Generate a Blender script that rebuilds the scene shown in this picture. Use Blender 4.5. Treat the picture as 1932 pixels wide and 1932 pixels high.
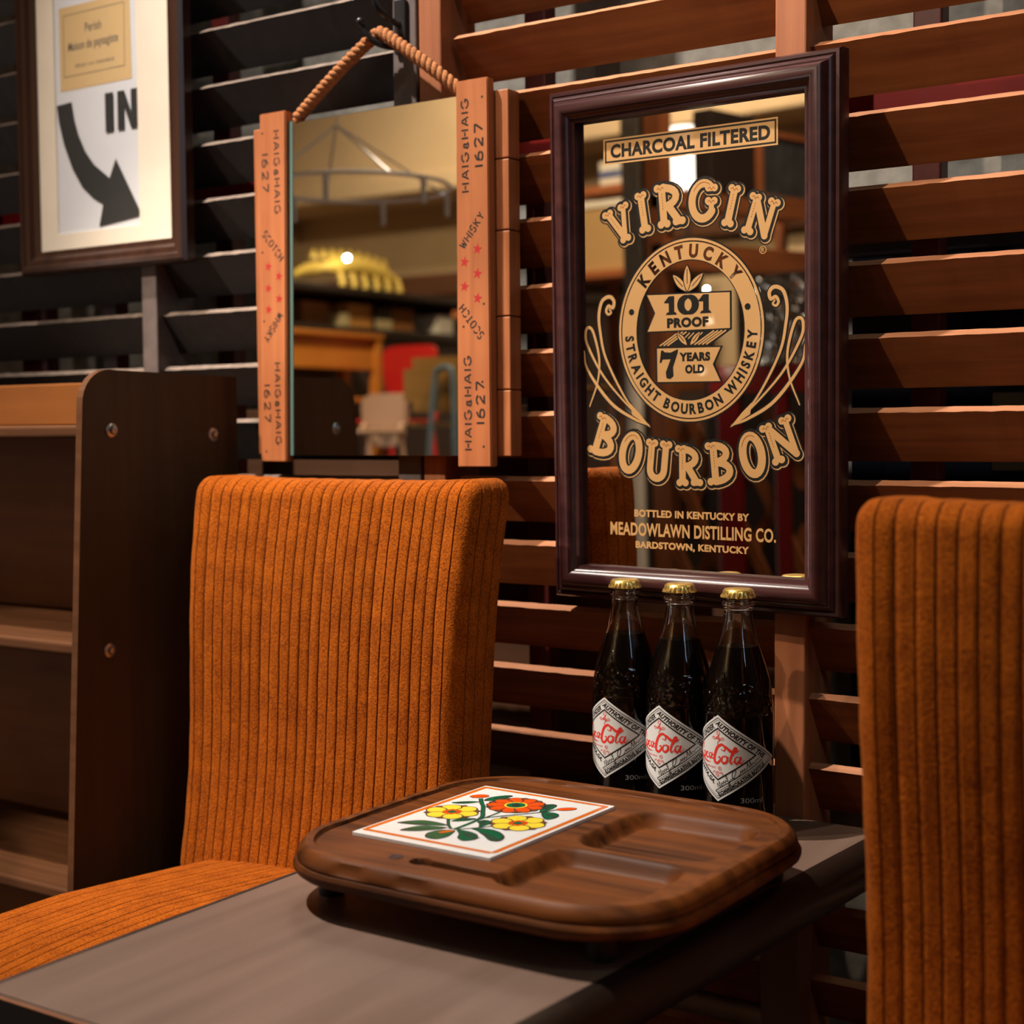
import bpy, bmesh, math, random
from mathutils import Vector, Matrix
from mathutils.geometry import tessellate_polygon
random.seed(7)
R = math.radians
scene = bpy.context.scene
COL = scene.collection
for o in list(bpy.data.objects): bpy.data.objects.remove(o, do_unlink=True)

# ------------------------------------------------------------------ camera, world, lights, exposure
cam_d = bpy.data.cameras.new('camera')
cam = bpy.data.objects.new('camera', cam_d); COL.objects.link(cam); scene.camera = cam
yaw, pitch, roll = R(34.0), R(3.2), R(-0.48)
fw = Vector((-math.sin(yaw)*math.cos(pitch), math.cos(yaw)*math.cos(pitch), -math.sin(pitch)))
rt0 = Vector((math.cos(yaw), math.sin(yaw), 0)); up0 = rt0.cross(fw)
rt = math.cos(roll)*rt0 + math.sin(roll)*up0
upv = math.cos(roll)*up0 - math.sin(roll)*rt0
m = Matrix.Identity(4)
for i in range(3):
    m[i][0] = rt[i]; m[i][1] = upv[i]; m[i][2] = -fw[i]
m[2][3] = 0.9
cam.matrix_world = m
cam_d.sensor_width = 36; cam_d.lens = 36*2820/1932
cam_d.clip_start = 0.02
cam_d.dof.use_dof = True; cam_d.dof.focus_distance = 1.46; cam_d.dof.aperture_fstop = 4.4

scene.view_settings.view_transform = 'Standard'
scene.view_settings.look = 'None'
scene.view_settings.gamma = 1.0
scene.view_settings.use_curve_mapping = False
scene.view_settings.exposure = 0.0
world = bpy.data.worlds.new('world'); scene.world = world
world.use_nodes = True
world.node_tree.nodes['Background'].inputs[0].default_value = (1.0, 0.8, 0.6, 1)
world.node_tree.nodes['Background'].inputs[1].default_value = 0.008

def lamp(name, kind, loc, target, energy, color, **kw):
    d = bpy.data.lights.new(name, kind); d.energy = energy; d.color = color
    for k, v in kw.items(): setattr(d, k, v)
    o = bpy.data.objects.new(name, d); COL.objects.link(o); o.location = loc
    o.rotation_euler = (Vector(target)-Vector(loc)).to_track_quat('-Z', 'Y').to_euler()
    return o
WARM = (1.0, 0.70, 0.42)
lamp('chair_spot', 'SPOT', (-2.25, -0.27, 2.62), (-1.30, 1.24, 0.76), 270, (1.0, 0.84, 0.66), spot_size=R(25), spot_blend=0.55, shadow_soft_size=0.022)
lamp('wall_spot', 'SPOT', (-1.25, -0.05, 2.60), (-0.52, 1.40, 1.20), 165, (1.0, 0.82, 0.62), spot_size=R(31), spot_blend=1.0, shadow_soft_size=0.018)
lamp('overhead_spot', 'SPOT', (-1.58, 0.72, 2.70), (-0.92, 1.12, 0.8), 290, (1.0, 0.90, 0.79), spot_size=R(66), spot_blend=0.9, shadow_soft_size=0.025)
lamp('sign_fill_spot', 'SPOT', (-2.05, 0.35, 2.66), (-1.60, 1.39, 1.32), 40, (1.0, 0.86, 0.70), spot_size=R(34), spot_blend=0.8, shadow_soft_size=0.03)  # added spot that brightens the framed sign
lamp('fill_ceiling_lamp', 'AREA', (0.75, 0.15, 2.6), (-0.6, 1.1, 0.7), 4, (0.85, 1.0, 0.82), shape='DISK', size=0.4)
lamp('store_fill_spot', 'SPOT', (-2.35, 0.15, 2.7), (-3.3, -1.5, 1.1), 230, (1.0, 0.76, 0.45), spot_size=R(80), spot_blend=0.7, shadow_soft_size=0.12)  # unseen spot added to light the mirrored shop furniture
lamp('store_wall_fill_spot', 'SPOT', (-3.0, -1.6, 2.7), (-3.3, -2.9, 1.8), 170, (1.0, 0.80, 0.55), spot_size=R(130), spot_blend=0.8, shadow_soft_size=0.12)  # added spot brightening the beige wall that the mirrors show
lamp('lattice_fill_spot', 'SPOT', (-1.30, -0.10, 2.66), (-1.85, -0.75, 1.1), 120, WARM, spot_size=R(66), spot_blend=0.8, shadow_soft_size=0.04)  # extra spot put in so the rack and lattice are lit in reflection
lamp('rear_gap_fill', 'AREA', (-0.9, 1.57, 2.5), (-0.9, 1.60, 0.5), 3.5, (1.0, 0.85, 0.65), shape='RECTANGLE', size=3.0, size_y=0.06)  # added strip that brightens the space behind the slats, no fitting there
lamp('left_streak_fill', 'AREA', (-3.1, -0.15, 0.62), (-0.6, 1.3, 0.62), 3.5, (1.0, 0.93, 0.85), shape='RECTANGLE', size=0.11, size_y=1.1)  # tall bright strip added for the left streak on the bottles, no window
lamp('right_streak_fill', 'AREA', (0.95, 0.30, 1.75), (-0.6, 1.3, 0.75), 2.4, (0.55, 0.75, 1.0), shape='RECTANGLE', size=0.14, size_y=1.1)  # added bluish panel for the right streak on the bottles, not a window

# ------------------------------------------------------------------ materials
def newmat(name):
    mt = bpy.data.materials.new(name); mt.use_nodes = True
    nt = mt.node_tree; b = nt.nodes['Principled BSDF']
    return mt, nt, b
def plain(name, col, rough=0.5, metal=0.0, noise=0.0, nscale=40, bump=0.0, coat=0.0, spec=0.5):
    mt, nt, b = newmat(name)
    b.inputs['Base Color'].default_value = (*col, 1); b.inputs['Roughness'].default_value = rough
    b.inputs['Metallic'].default_value = metal; b.inputs['Coat Weight'].default_value = coat
    b.inputs['Specular IOR Level'].default_value = spec
    if noise or bump:
        tc = nt.nodes.new('ShaderNodeTexCoord'); n = nt.nodes.new('ShaderNodeTexNoise')
        n.inputs['Scale'].default_value = nscale; n.inputs['Detail'].default_value = 6
        nt.links.new(tc.outputs['Object'], n.inputs['Vector'])
        if noise:
            cr = nt.nodes.new('ShaderNodeValToRGB')
            cr.color_ramp.elements[0].position = 0.3; cr.color_ramp.elements[1].position = 0.7
            cr.color_ramp.elements[0].color = (*[c*(1-noise) for c in col], 1)
            cr.color_ramp.elements[1].color = (*[min(1, c*(1+noise)) for c in col], 1)
            nt.links.new(n.outputs['Fac'], cr.inputs['Fac']); nt.links.new(cr.outputs['Color'], b.inputs['Base Color'])
        if bump:
            bp = nt.nodes.new('ShaderNodeBump'); bp.inputs['Strength'].default_value = bump; bp.inputs['Distance'].default_value = 0.002
            nt.links.new(n.outputs['Fac'], bp.inputs['Height']); nt.links.new(bp.outputs['Normal'], b.inputs['Normal'])
    return mt
def wood(name, c1, c2, grain='X', scale=1.0, rough=0.5, bump=0.15, coat=0.0, blotch=0.35, spec=0.4):
    mt, nt, b = newmat(name); L = nt.links
    tc = nt.nodes.new('ShaderNodeTexCoord'); mp = nt.nodes.new('ShaderNodeMapping')
    s = [90*scale]*3; s['XYZ'.index(grain)] = 5*scale
    mp.inputs['Scale'].default_value = s
    L.new(tc.outputs['Object'], mp.inputs['Vector'])
    n = nt.nodes.new('ShaderNodeTexNoise'); n.inputs['Scale'].default_value = 1; n.inputs['Detail'].default_value = 5
    n.inputs['Distortion'].default_value = 0.4
    L.new(mp.outputs['Vector'], n.inputs['Vector'])
    n2 = nt.nodes.new('ShaderNodeTexNoise'); n2.inputs['Scale'].default_value = 9*scale; n2.inputs['Detail'].default_value = 3
    L.new(tc.outputs['Object'], n2.inputs['Vector'])
    mx = nt.nodes.new('ShaderNodeMix'); mx.data_type = 'FLOAT'; mx.inputs[0].default_value = blotch
    L.new(n.outputs['Fac'], mx.inputs[2]); L.new(n2.outputs['Fac'], mx.inputs[3])
    cr = nt.nodes.new('ShaderNodeValToRGB')
    cr.color_ramp.elements[0].position = 0.36; cr.color_ramp.elements[1].position = 0.64
    cr.color_ramp.elements[0].color = (*c1, 1); cr.color_ramp.elements[1].color = (*c2, 1)
    L.new(mx.outputs[0], cr.inputs['Fac']); L.new(cr.outputs['Color'], b.inputs['Base Color'])
    b.inputs['Roughness'].default_value = rough; b.inputs['Coat Weight'].default_value = coat
    b.inputs['Coat Roughness'].default_value = 0.25; b.inputs['Specular IOR Level'].default_value = spec
    if bump:
        bp = nt.nodes.new('ShaderNodeBump'); bp.inputs['Strength'].default_value = bump; bp.inputs['Distance'].default_value = 0.0015
        L.new(n.outputs['Fac'], bp.inputs['Height']); L.new(bp.outputs['Normal'], b.inputs['Normal'])
    return mt
def fabric(name, c1, c2, ground):
    mt, nt, b = newmat(name); L = nt.links
    tc = nt.nodes.new('ShaderNodeTexCoord')
    n = nt.nodes.new('ShaderNodeTexNoise'); n.inputs['Scale'].default_value = 480; n.inputs['Detail'].default_value = 3
    L.new(tc.outputs['Object'], n.inputs['Vector'])
    n2 = nt.nodes.new('ShaderNodeTexNoise'); n2.inputs['Scale'].default_value = 38; n2.inputs['Detail'].default_value = 5
    L.new(tc.outputs['Object'], n2.inputs['Vector'])
    mx = nt.nodes.new('ShaderNodeMix'); mx.data_type = 'FLOAT'; mx.inputs[0].default_value = 0.3
    L.new(n.outputs['Fac'], mx.inputs[2]); L.new(n2.outputs['Fac'], mx.inputs[3])
    cr = nt.nodes.new('ShaderNodeValToRGB')
    cr.color_ramp.elements[0].position = 0.38; cr.color_ramp.elements[1].position = 0.64
    cr.color_ramp.elements[0].color = (*c1, 1); cr.color_ramp.elements[1].color = (*c2, 1)
    L.new(mx.outputs[0], cr.inputs['Fac'])
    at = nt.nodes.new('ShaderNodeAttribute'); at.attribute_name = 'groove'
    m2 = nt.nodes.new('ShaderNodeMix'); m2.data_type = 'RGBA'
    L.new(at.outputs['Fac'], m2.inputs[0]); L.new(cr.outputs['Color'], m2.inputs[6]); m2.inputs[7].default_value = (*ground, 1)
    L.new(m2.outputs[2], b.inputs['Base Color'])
    b.inputs['Roughness'].default_value = 0.95; b.inputs['Specular IOR Level'].default_value = 0.1
    b.inputs['Sheen Weight'].default_value = 0.08; b.inputs['Sheen Roughness'].default_value = 0.4
    b.inputs['Sheen Tint'].default_value = (1.0, 0.55, 0.2, 1)
    bp = nt.nodes.new('ShaderNodeBump'); bp.inputs['Strength'].default_value = 0.7; bp.inputs['Distance'].default_value = 0.0012
    L.new(n.outputs['Fac'], bp.inputs['Height']); L.new(bp.outputs['Normal'], b.inputs['Normal'])
    return mt
def mirror_mat(name, tint=(0.86, 0.86, 0.84)):
    mt, nt, b = newmat(name)
    b.inputs['Base Color'].default_value = (*tint, 1); b.inputs['Metallic'].default_value = 1; b.inputs['Roughness'].default_value = 0.0
    return mt
def glass_mat(name, col=(1, 1, 1), rough=0.0, band=None):
    mt, nt, b = newmat(name); L = nt.links
    b.inputs['Base Color'].default_value = (*col, 1); b.inputs['Roughness'].default_value = rough
    b.inputs['Transmission Weight'].default_value = 1; b.inputs['IOR'].default_value = 1.5
    if band:
        tc = nt.nodes.new('ShaderNodeTexCoord'); sp = nt.nodes.new('ShaderNodeSeparateXYZ')
        L.new(tc.outputs['Object'], sp.inputs[0])
        mr = nt.nodes.new('ShaderNodeMapRange'); mr.inputs[1].default_value = band[0]; mr.inputs[2].default_value = band[0]+0.004
        L.new(sp.outputs['Z'], mr.inputs[0])
        mr2 = nt.nodes.new('ShaderNodeMapRange'); mr2.inputs[1].default_value = band[1]; mr2.inputs[2].default_value = band[1]-0.004
        L.new(sp.outputs['Z'], mr2.inputs[0])
        mu = nt.nodes.new('ShaderNodeMath'); mu.operation = 'MULTIPLY'
        L.new(mr.outputs[0], mu.inputs[0]); L.new(mr2.outputs[0], mu.inputs[1])
        v = nt.nodes.new('ShaderNodeTexVoronoi'); v.inputs['Scale'].default_value = 190
        L.new(tc.outputs['Object'], v.inputs['Vector'])
        mu2 = nt.nodes.new('ShaderNodeMath'); mu2.operation = 'MULTIPLY'
        L.new(mu.outputs[0], mu2.inputs[0]); L.new(v.outputs['Distance'], mu2.inputs[1])
        bp = nt.nodes.new('ShaderNodeBump'); bp.inputs['Strength'].default_value = 0.8; bp.inputs['Distance'].default_value = 0.002
        L.new(mu2.outputs[0], bp.inputs['Height']); L.new(bp.outputs['Normal'], b.inputs['Normal'])
    return mt
def pane_mat(name):
    mt = bpy.data.materials.new(name); mt.use_nodes = True; nt = mt.node_tree
    nt.nodes.remove(nt.nodes['Principled BSDF']); out = nt.nodes['Material Output']
    t = nt.nodes.new('ShaderNodeBsdfTransparent'); g = nt.nodes.new('ShaderNodeBsdfGlossy'); g.inputs['Roughness'].default_value = 0.02
    mx = nt.nodes.new('ShaderNodeMixShader'); mx.inputs[0].default_value = 0.03
    nt.links.new(t.outputs[0], mx.inputs[1]); nt.links.new(g.outputs[0], mx.inputs[2])
    nt.links.new(mx.outputs[0], out.inputs['Surface'])
    return mt
def emit(name, col, s):
    mt, nt, b = newmat(name)
    b.inputs['Emission Color'].default_value = (*col, 1); b.inputs['Emission Strength'].default_value = s
    b.inputs['Base Color'].default_value = (*col, 1)  # added dark sheet that keeps the lit wall from showing through the lattice
    return mt  # second added dark sheet, hides the bright wall above the lattice
M = dict(
    stain=wood('stained_wood', (0.165, 0.041, 0.009), (0.27, 0.077, 0.019), 'X', 1, 0.55, 0.1, spec=0.3),
    stainv=wood('stained_post_wood', (0.28, 0.085, 0.030), (0.40, 0.135, 0.052), 'Z', 1, 0.6, 0.1),
    sawn=wood('sawn_edge_wood', (0.37, 0.142, 0.063), (0.52, 0.225, 0.115), 'X', 1, 0.8, 0.3),
    dark=plain('dark_paint', (0.020, 0.016, 0.017), 0.55, noise=0.25, nscale=60),
    darkpost=plain('dark_post_paint', (0.115, 0.085, 0.078), 0.6, noise=0.2, nscale=50),
    sawnd=plain('pale_slat_edge', (0.20, 0.145, 0.115), 0.7, noise=0.3, nscale=80),  # paler than the slat faces, used on their top edges
    plaster=plain('white_plaster', (0.24, 0.225, 0.20), 0.9, noise=0.25, nscale=45),
    redpaint=plain('red_gloss_paint', (0.17, 0.006, 0.007), 0.3, noise=0.1, nscale=50),
    darkred=plain('dark_red_paint', (0.075, 0.006, 0.005), 0.4, noise=0.1, nscale=50),
    crate=wood('crate_wood', (0.33, 0.094, 0.028), (0.50, 0.165, 0.056), 'Z', 0.8, 0.55, 0.2, blotch=0.55),
    crate2=wood('crate_end_wood', (0.28, 0.080, 0.024), (0.43, 0.145, 0.052), 'Z', 1.4, 0.5, 0.3),
    black=plain('black_ink', (0.008, 0.007, 0.007), 0.5),
    blackg=plain('black_gloss_print', (0.004, 0.004, 0.004), 0.4),
    redink=plain('red_ink', (0.42, 0.012, 0.010), 0.5),
    gold=plain('gold_print', (0.56, 0.315, 0.12), 0.5, metal=0.15, coat=0.35),
    mirror=mirror_mat('mirror_silver'),
    mirror2=mirror_mat('mirror_silver_tinted', (0.74, 0.72, 0.70)),
    glassedge=plain('glass_edge_and_reflection', (0.10, 0.16, 0.14), 0.1),
    mahog=wood('mahogany_lacquer', (0.030, 0.009, 0.010), (0.060, 0.018, 0.018), 'X', 0.7, 0.30, 0.05, coat=0.2),
    rope=plain('rope_fibre', (0.42, 0.155, 0.05), 0.9, noise=0.4, nscale=500, bump=0.6),
    iron=plain('black_iron', (0.012, 0.012, 0.014), 0.35),
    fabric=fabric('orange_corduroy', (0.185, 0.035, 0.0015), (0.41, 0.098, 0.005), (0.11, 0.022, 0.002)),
    chairwood=wood('chair_leg_wood', (0.09, 0.035, 0.014), (0.15, 0.06, 0.025), 'Z', 1, 0.4),
    tabletop=wood('table_laminate', (0.135, 0.082, 0.061), (0.185, 0.116, 0.088), 'Y', 0.5, 0.45, 0.02, blotch=0.3),
    tableedge=wood('table_edge_wood', (0.011, 0.006, 0.004), (0.020, 0.011, 0.007), 'Y', 0.8, 0.4, 0.05),
    tablelip=plain('table_edge_banding', (0.010, 0.008, 0.007), 0.5),
    tableleg=wood('table_leg_wood', (0.10, 0.045, 0.022), (0.15, 0.07, 0.035), 'Z', 1, 0.5),
    tray=wood('tray_wood', (0.034, 0.009, 0.002), (0.175, 0.050, 0.009), 'X', 0.8, 0.50, 0.35, coat=0.0, blotch=0.4, spec=0.15),
    rubber=plain('black_rubber', (0.006, 0.006, 0.006), 0.6),
    tile=plain('white_glaze', (0.82, 0.82, 0.82), 0.08, coat=0.3),
    orange=plain('orange_glaze', (0.60, 0.14, 0.012), 0.15),
    redor=plain('red_orange_glaze', (0.80, 0.085, 0.008), 0.15),
    yellow=plain('yellow_glaze', (0.88, 0.66, 0.05), 0.15),
    green=plain('green_glaze', (0.006, 0.115, 0.050), 0.15),
    brown=plain('brown_glaze', (0.28, 0.075, 0.015), 0.15),
    bglass=glass_mat('bottle_glass', (0.98, 1.0, 0.99), 0.0, (0.118, 0.150)),
    cola=plain('dark_cola', (0.0025, 0.0012, 0.0008), 0.3, spec=0.05),
    cap=plain('gold_crown_cap', (0.80, 0.55, 0.16), 0.28, metal=0.9),
    label=plain('silver_label', (0.62, 0.625, 0.63), 0.35),
    scriptred=plain('red_script', (0.70, 0.03, 0.02), 0.4),
    greymark=plain('grey_marking', (0.30, 0.30, 0.30), 0.5),
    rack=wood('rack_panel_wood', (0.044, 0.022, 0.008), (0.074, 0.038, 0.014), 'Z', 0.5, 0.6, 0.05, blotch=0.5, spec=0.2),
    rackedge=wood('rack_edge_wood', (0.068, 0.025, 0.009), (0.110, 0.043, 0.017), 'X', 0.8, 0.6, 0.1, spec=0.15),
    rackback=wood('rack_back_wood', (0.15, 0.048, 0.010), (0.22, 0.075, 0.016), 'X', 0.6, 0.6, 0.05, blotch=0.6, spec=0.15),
    steel=plain('bolt_steel', (0.45, 0.45, 0.43), 0.3, metal=0.9),
    picframe=wood('picture_frame_wood', (0.028, 0.011, 0.007), (0.05, 0.020, 0.012), 'Z', 0.7, 0.3, 0.03, coat=0.12),
    mat=plain('cream_mat_board', (0.80, 0.70, 0.58), 0.9, noise=0.05, nscale=12),
    paper=plain('white_paper', (0.66, 0.66, 0.70), 0.9),
    kraft=plain('kraft_card', (0.62, 0.42, 0.20), 0.85),
    greytext=plain('faded_text', (0.16, 0.13, 0.10), 0.8),
    arrow=plain('black_cut_paper', (0.016, 0.016, 0.016), 0.7),
    pane=pane_mat('picture_glass'),
    darkglass=plain('dark_window_glass', (0.004, 0.005, 0.008), 0.05),
    board=wood('brown_board', (0.075, 0.027, 0.010), (0.11, 0.042, 0.017), 'X', 0.5, 0.7, 0.05),
    floor=wood('floor_boards', (0.10, 0.055, 0.035), (0.16, 0.09, 0.055), 'X', 0.4, 0.5, 0.05),
    beige=plain('beige_wall_paint', (0.55, 0.41, 0.25), 0.9, noise=0.05, nscale=6),
    ceil=plain('ceiling_paint', (0.62, 0.50, 0.34), 0.9),
)

# ------------------------------------------------------------------ helpers
class MB:
    def __init__(s): s.bm = bmesh.new(); s.mats = []
    def _mi(s, mat):
        if mat is None: return 0
        if mat not in s.mats: s.mats.append(mat)
        return s.mats.index(mat)
    def quad(s, pts, mat=None):
        f = s.bm.faces.new([s.bm.verts.new(p) for p in pts]); f.material_index = s._mi(mat); return f
    def hull(s, a, b, mat=None, caps=True):
        # prism between two rings of equal length
        A = [s.bm.verts.new(p) for p in a]; B = [s.bm.verts.new(p) for p in b]; n = len(A); i_ = s._mi(mat); fs = []
        for i in range(n): fs.append(s.bm.faces.new((A[i], A[(i+1) % n], B[(i+1) % n], B[i])))
        if caps: fs.append(s.bm.faces.new(A[::-1])); fs.append(s.bm.faces.new(B))
        for f in fs: f.material_index = i_
        return fs
    def box(s, x0, x1, y0, y1, z0, z1, bev=0.0, mat=None, seg=2):
        b2 = bmesh.new(); bmesh.ops.create_cube(b2, size=1)
        for v in b2.verts: v.co = Vector(((x0+x1)/2+v.co.x*(x1-x0), (y0+y1)/2+v.co.y*(y1-y0), (z0+z1)/2+v.co.z*(z1-z0)))
        if bev: bmesh.ops.bevel(b2, geom=b2.edges[:], offset=bev, segments=seg, profile=0.5, affect='EDGES', clamp_overlap=True)
        s.merge(b2, mat)
    def merge(s, b2, mat=None, mtx=None):
        i_ = s._mi(mat); vm = {}
        for v in b2.verts: vm[v] = s.bm.verts.new(mtx @ v.co if mtx else v.co)
        for f in b2.faces:
            try: g = s.bm.faces.new([vm[v] for v in f.verts]); g.material_index = i_
            except ValueError: pass
        b2.free()
    def grid(s, rows, mat=None, close=False):
        V = [[s.bm.verts.new(p) for p in r] for r in rows]; i_ = s._mi(mat)
        for a, b in zip(V[:-1], V[1:]):
            n = len(a)
            for j in range(n if close else n-1):
                f = s.bm.faces.new((a[j], a[(j+1) % n], b[(j+1) % n], b[j])); f.material_index = i_
        return V
    def lathe(s, prof, seg=48, mat=None, cap0=True, cap1=True, wob=None):
        rows = []
        for r, z in prof:
            row = []
            for k in range(seg):
                a = 2*math.pi*k/seg; rr = r if wob is None else wob(r, z, a)
                row.append((rr*math.cos(a), rr*math.sin(a), z))
            rows.append(row)
        V = s.grid(rows, mat, close=True); i_ = s._mi(mat)
        if cap0: s.bm.faces.new(V[0][::-1]).material_index = i_
        if cap1: s.bm.faces.new(V[-1]).material_index = i_
    def tube(s, path, r, seg=10, mat=None, closed=False):
        P = [Vector(p) for p in path]; rows = []; n = len(P)
        nrm = None
        for i in range(n):
            if closed: t = (P[(i+1) % n]-P[i-1]).normalized()
            else: t = (P[min(i+1, n-1)]-P[max(i-1, 0)]).normalized()
            if nrm is None:
                nrm = t.orthogonal().normalized()
            nrm = (nrm - t*nrm.dot(t)).normalized(); bn = t.cross(nrm)
            rr = r[i] if isinstance(r, (list, tuple)) else r
            rows.append([P[i]+nrm*rr*math.cos(2*math.pi*k/seg)+bn*rr*math.sin(2*math.pi*k/seg) for k in range(seg)])
        if closed: rows.append(rows[0])
        V = s.grid(rows, mat, close=True); i_ = s._mi(mat)
        if not closed:
            s.bm.faces.new(V[0][::-1]).material_index = i_; s.bm.faces.new(V[-1]).material_index = i_
    def build(s, name, mat=None, parent=None, smooth=False, angle=35, weld=0.0):
        if weld: bmesh.ops.remove_doubles(s.bm, verts=s.bm.verts[:], dist=weld)
        bmesh.ops.recalc_face_normals(s.bm, faces=s.bm.faces[:])
        if parent is not None and parent.get('_off') is not None:
            off = Vector(parent['_off'])
            for v in s.bm.verts: v.co -= off
        me = bpy.data.meshes.new(name); s.bm.to_mesh(me); s.bm.free()
        for mt in (s.mats or ([mat] if mat else [])): me.materials.append(mt)
        if smooth:
            for p in me.polygons: p.use_smooth = True
            try: me.set_sharp_from_angle(angle=R(angle))
            except Exception: pass
        o = bpy.data.objects.new(name, me); COL.objects.link(o)
        if parent is not None: o.parent = parent
        return o
def tag(o, label, cat, group=None, kind=None):
    o['label'] = label; o['category'] = cat
    if group: o['group'] = group
    if kind: o['kind'] = kind
    return o
def thing(name, label, cat, loc=(0, 0, 0), group=None, local=False):
    # Empty at the base of a thing. Parts are written in world coordinates unless local=True.
    o = bpy.data.objects.new(name, None); COL.objects.link(o); o.location = loc; o.empty_display_size = 0.05
    if not local: o['_off'] = tuple(loc)
    return tag(o, label, cat, group)
def sub(parent):
    return parent
def struct(name, mb, mat, **kw):
    o = mb.build(name, mat, **kw); o['kind'] = 'structure'; return o
def copy_tree(o, parent=None):
    c = o.copy(); COL.objects.link(c); c.parent = parent
    for ch in [x for x in list(bpy.data.objects) if x.parent == o]: copy_tree(ch, c)
    return c
def catmull(P, n=8, closed=False):
    P = [Vector((p[0], p[1], 0)) if len(p) == 2 else Vector(p) for p in P]; out = []; N = len(P)
    rng = range(N if closed else N-1)
    for i in rng:
        p0 = P[i-1] if (i > 0 or closed) else P[0]*2-P[1]
        p1 = P[i]; p2 = P[(i+1) % N]; p3 = P[(i+2) % N] if (i+2 < N or closed) else P[-1]*2-P[-2]
        for k in range(n):
            t = k/n
            out.append(0.5*((2*p1)+(-p0+p2)*t+(2*p0-5*p1+4*p2-p3)*t*t+(-p0+3*p1-3*p2+p3)*t**3))
    if not closed: out.append(P[-1])
    return out

# flat lettering and drawing on real surfaces (ink, print, glaze): thin stacked layers
_gl = {}
def glyphs(s, bold, shear):
    key = (s, bold, shear)
    if key in _gl: return _gl[key]
    cu = bpy.data.curves.new('t', 'FONT'); cu.body = s; cu.size = 1; cu.offset = bold; cu.shear = shear; cu.space_character = 1+bold*1.6; cu.resolution_u = 4
    ob = bpy.data.objects.new('t', cu); COL.objects.link(ob)
    dg = bpy.context.evaluated_depsgraph_get(); dg.update()
    me = ob.evaluated_get(dg).to_mesh()
    vs = [(v.co.x, v.co.y) for v in me.vertices]; fs = [tuple(p.vertices) for p in me.polygons]
    ob.evaluated_get(dg).to_mesh_clear()
    bpy.data.objects.remove(ob); bpy.data.curves.remove(cu)
    xs = [v[0] for v in vs]; ys = [v[1] for v in vs]
    _gl[key] = (vs, fs, min(xs), max(xs), min(ys), max(ys))
    return _gl[key]
class Art:
    def __init__(s, mapper, base=0.00012, dz=1.5e-6, maxlen=None):
        s.map = mapper; s.h = base; s.dz = dz; s.L = {}; s.maxlen = maxlen; s.T = Matrix.Identity(3)
    def _bm(s, key):
        if key not in s.L: s.L[key] = bmesh.new()
        return s.L[key]
    def _tri(s, bm, tri, h):
        if s.maxlen:
            a, b, c = tri
            e = [math.dist(a, b), math.dist(b, c), math.dist(c, a)]; mxx = max(e)
            if mxx > s.maxlen:
                i = e.index(mxx); p = [a, b, c]; q = p[i]; r = p[(i+1) % 3]; o = p[(i+2) % 3]; m_ = ((q[0]+r[0])/2, (q[1]+r[1])/2)
                s._tri(bm, (q, m_, o), h); s._tri(bm, (m_, r, o), h); return
        try: bm.faces.new([bm.verts.new(s.map(p[0], p[1], h)) for p in tri])
        except ValueError: pass
    def poly(s, key, pts):
        s.h += s.dz; bm = s._bm(key); P = [Vector((p[0], p[1], 0)) for p in pts]
        for t in tessellate_polygon([P]): s._tri(bm, [(P[i].x, P[i].y) for i in t], s.h)
    def stroke(s, key, pts, w, closed=False, cap=False):
        bm = s._bm(key); P = [Vector((p[0], p[1])) for p in pts]; n = len(P)
        W = w if isinstance(w, (list, tuple)) else [w]*n
        l, r = [], []
        for i in range(n):
            if closed: t = P[(i+1) % n]-P[i-1]; a = (P[i]-P[i-1]); b = (P[(i+1) % n]-P[i])
            else:
                a = P[i]-P[max(i-1, 0)] if i > 0 else P[1]-P[0]; b = P[i+1]-P[i] if i < n-1 else P[i]-P[i-1]
            a = a.normalized() if a.length else b.normalized(); b = b.normalized() if b.length else a
            nn = Vector((-a.y-b.y, a.x+b.x)); nn = nn.normalized() if nn.length > 1e-6 else Vector((-a.y, a.x))
            k = min(1.6, 1/max(0.4, nn.dot(Vector((-a.y, a.x)))))
            l.append(P[i]+nn*W[i]*0.5*k); r.append(P[i]-nn*W[i]*0.5*k)
        for i in range(n if closed else n-1):
            j = (i+1) % n; s.h += s.dz*0.15
            s._tri(bm, [tuple(l[i]), tuple(r[i]), tuple(r[j])], s.h); s._tri(bm, [tuple(l[i]), tuple(r[j]), tuple(l[j])], s.h)
        s.h += s.dz
        if cap:
            s.disc(key, P[0].x, P[0].y, W[0]/2); s.disc(key, P[-1].x, P[-1].y, W[-1]/2)
    def disc(s, key, x, y, r, ry=None, n=20, rot=0):
        ry = ry or r; c, q = math.cos(rot), math.sin(rot)
        s.poly(key, [(x+r*math.cos(a)*c-ry*math.sin(a)*q, y+r*math.cos(a)*q+ry*math.sin(a)*c) for a in [2*math.pi*k/n for k in range(n)]])
    def ring(s, key, x, y, rx, ry, w, n=72):
        s.stroke(key, [(x+rx*math.cos(a), y+ry*math.sin(a)) for a in [2*math.pi*k/n for k in range(n)]], w, closed=True)
    def text(s, key, body, x, y, w=None, h=None, rot=0.0, bold=0.0, shear=0.0):
        vs, fs, x0, x1, y0, y1 = glyphs(body, bold, shear)
        sx = (w/(x1-x0)) if w else None; sy = (h/(y1-y0)) if h else None
        sx = sx or sy; sy = sy or sx; c, q = math.cos(rot), math.sin(rot)
        s.h += s.dz; bm = s._bm(key)
        def tr(v):
            a = (v[0]-(x0+x1)/2)*sx; b = (v[1]-(y0+y1)/2)*sy
            return (x+a*c-b*q, y+a*q+b*c)
        pv = [tr(v) for v in vs]
        for f in fs:
            for k in range(1, len(f)-1): s._tri(bm, [pv[f[0]], pv[f[k]], pv[f[k+1]]], s.h)
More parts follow.
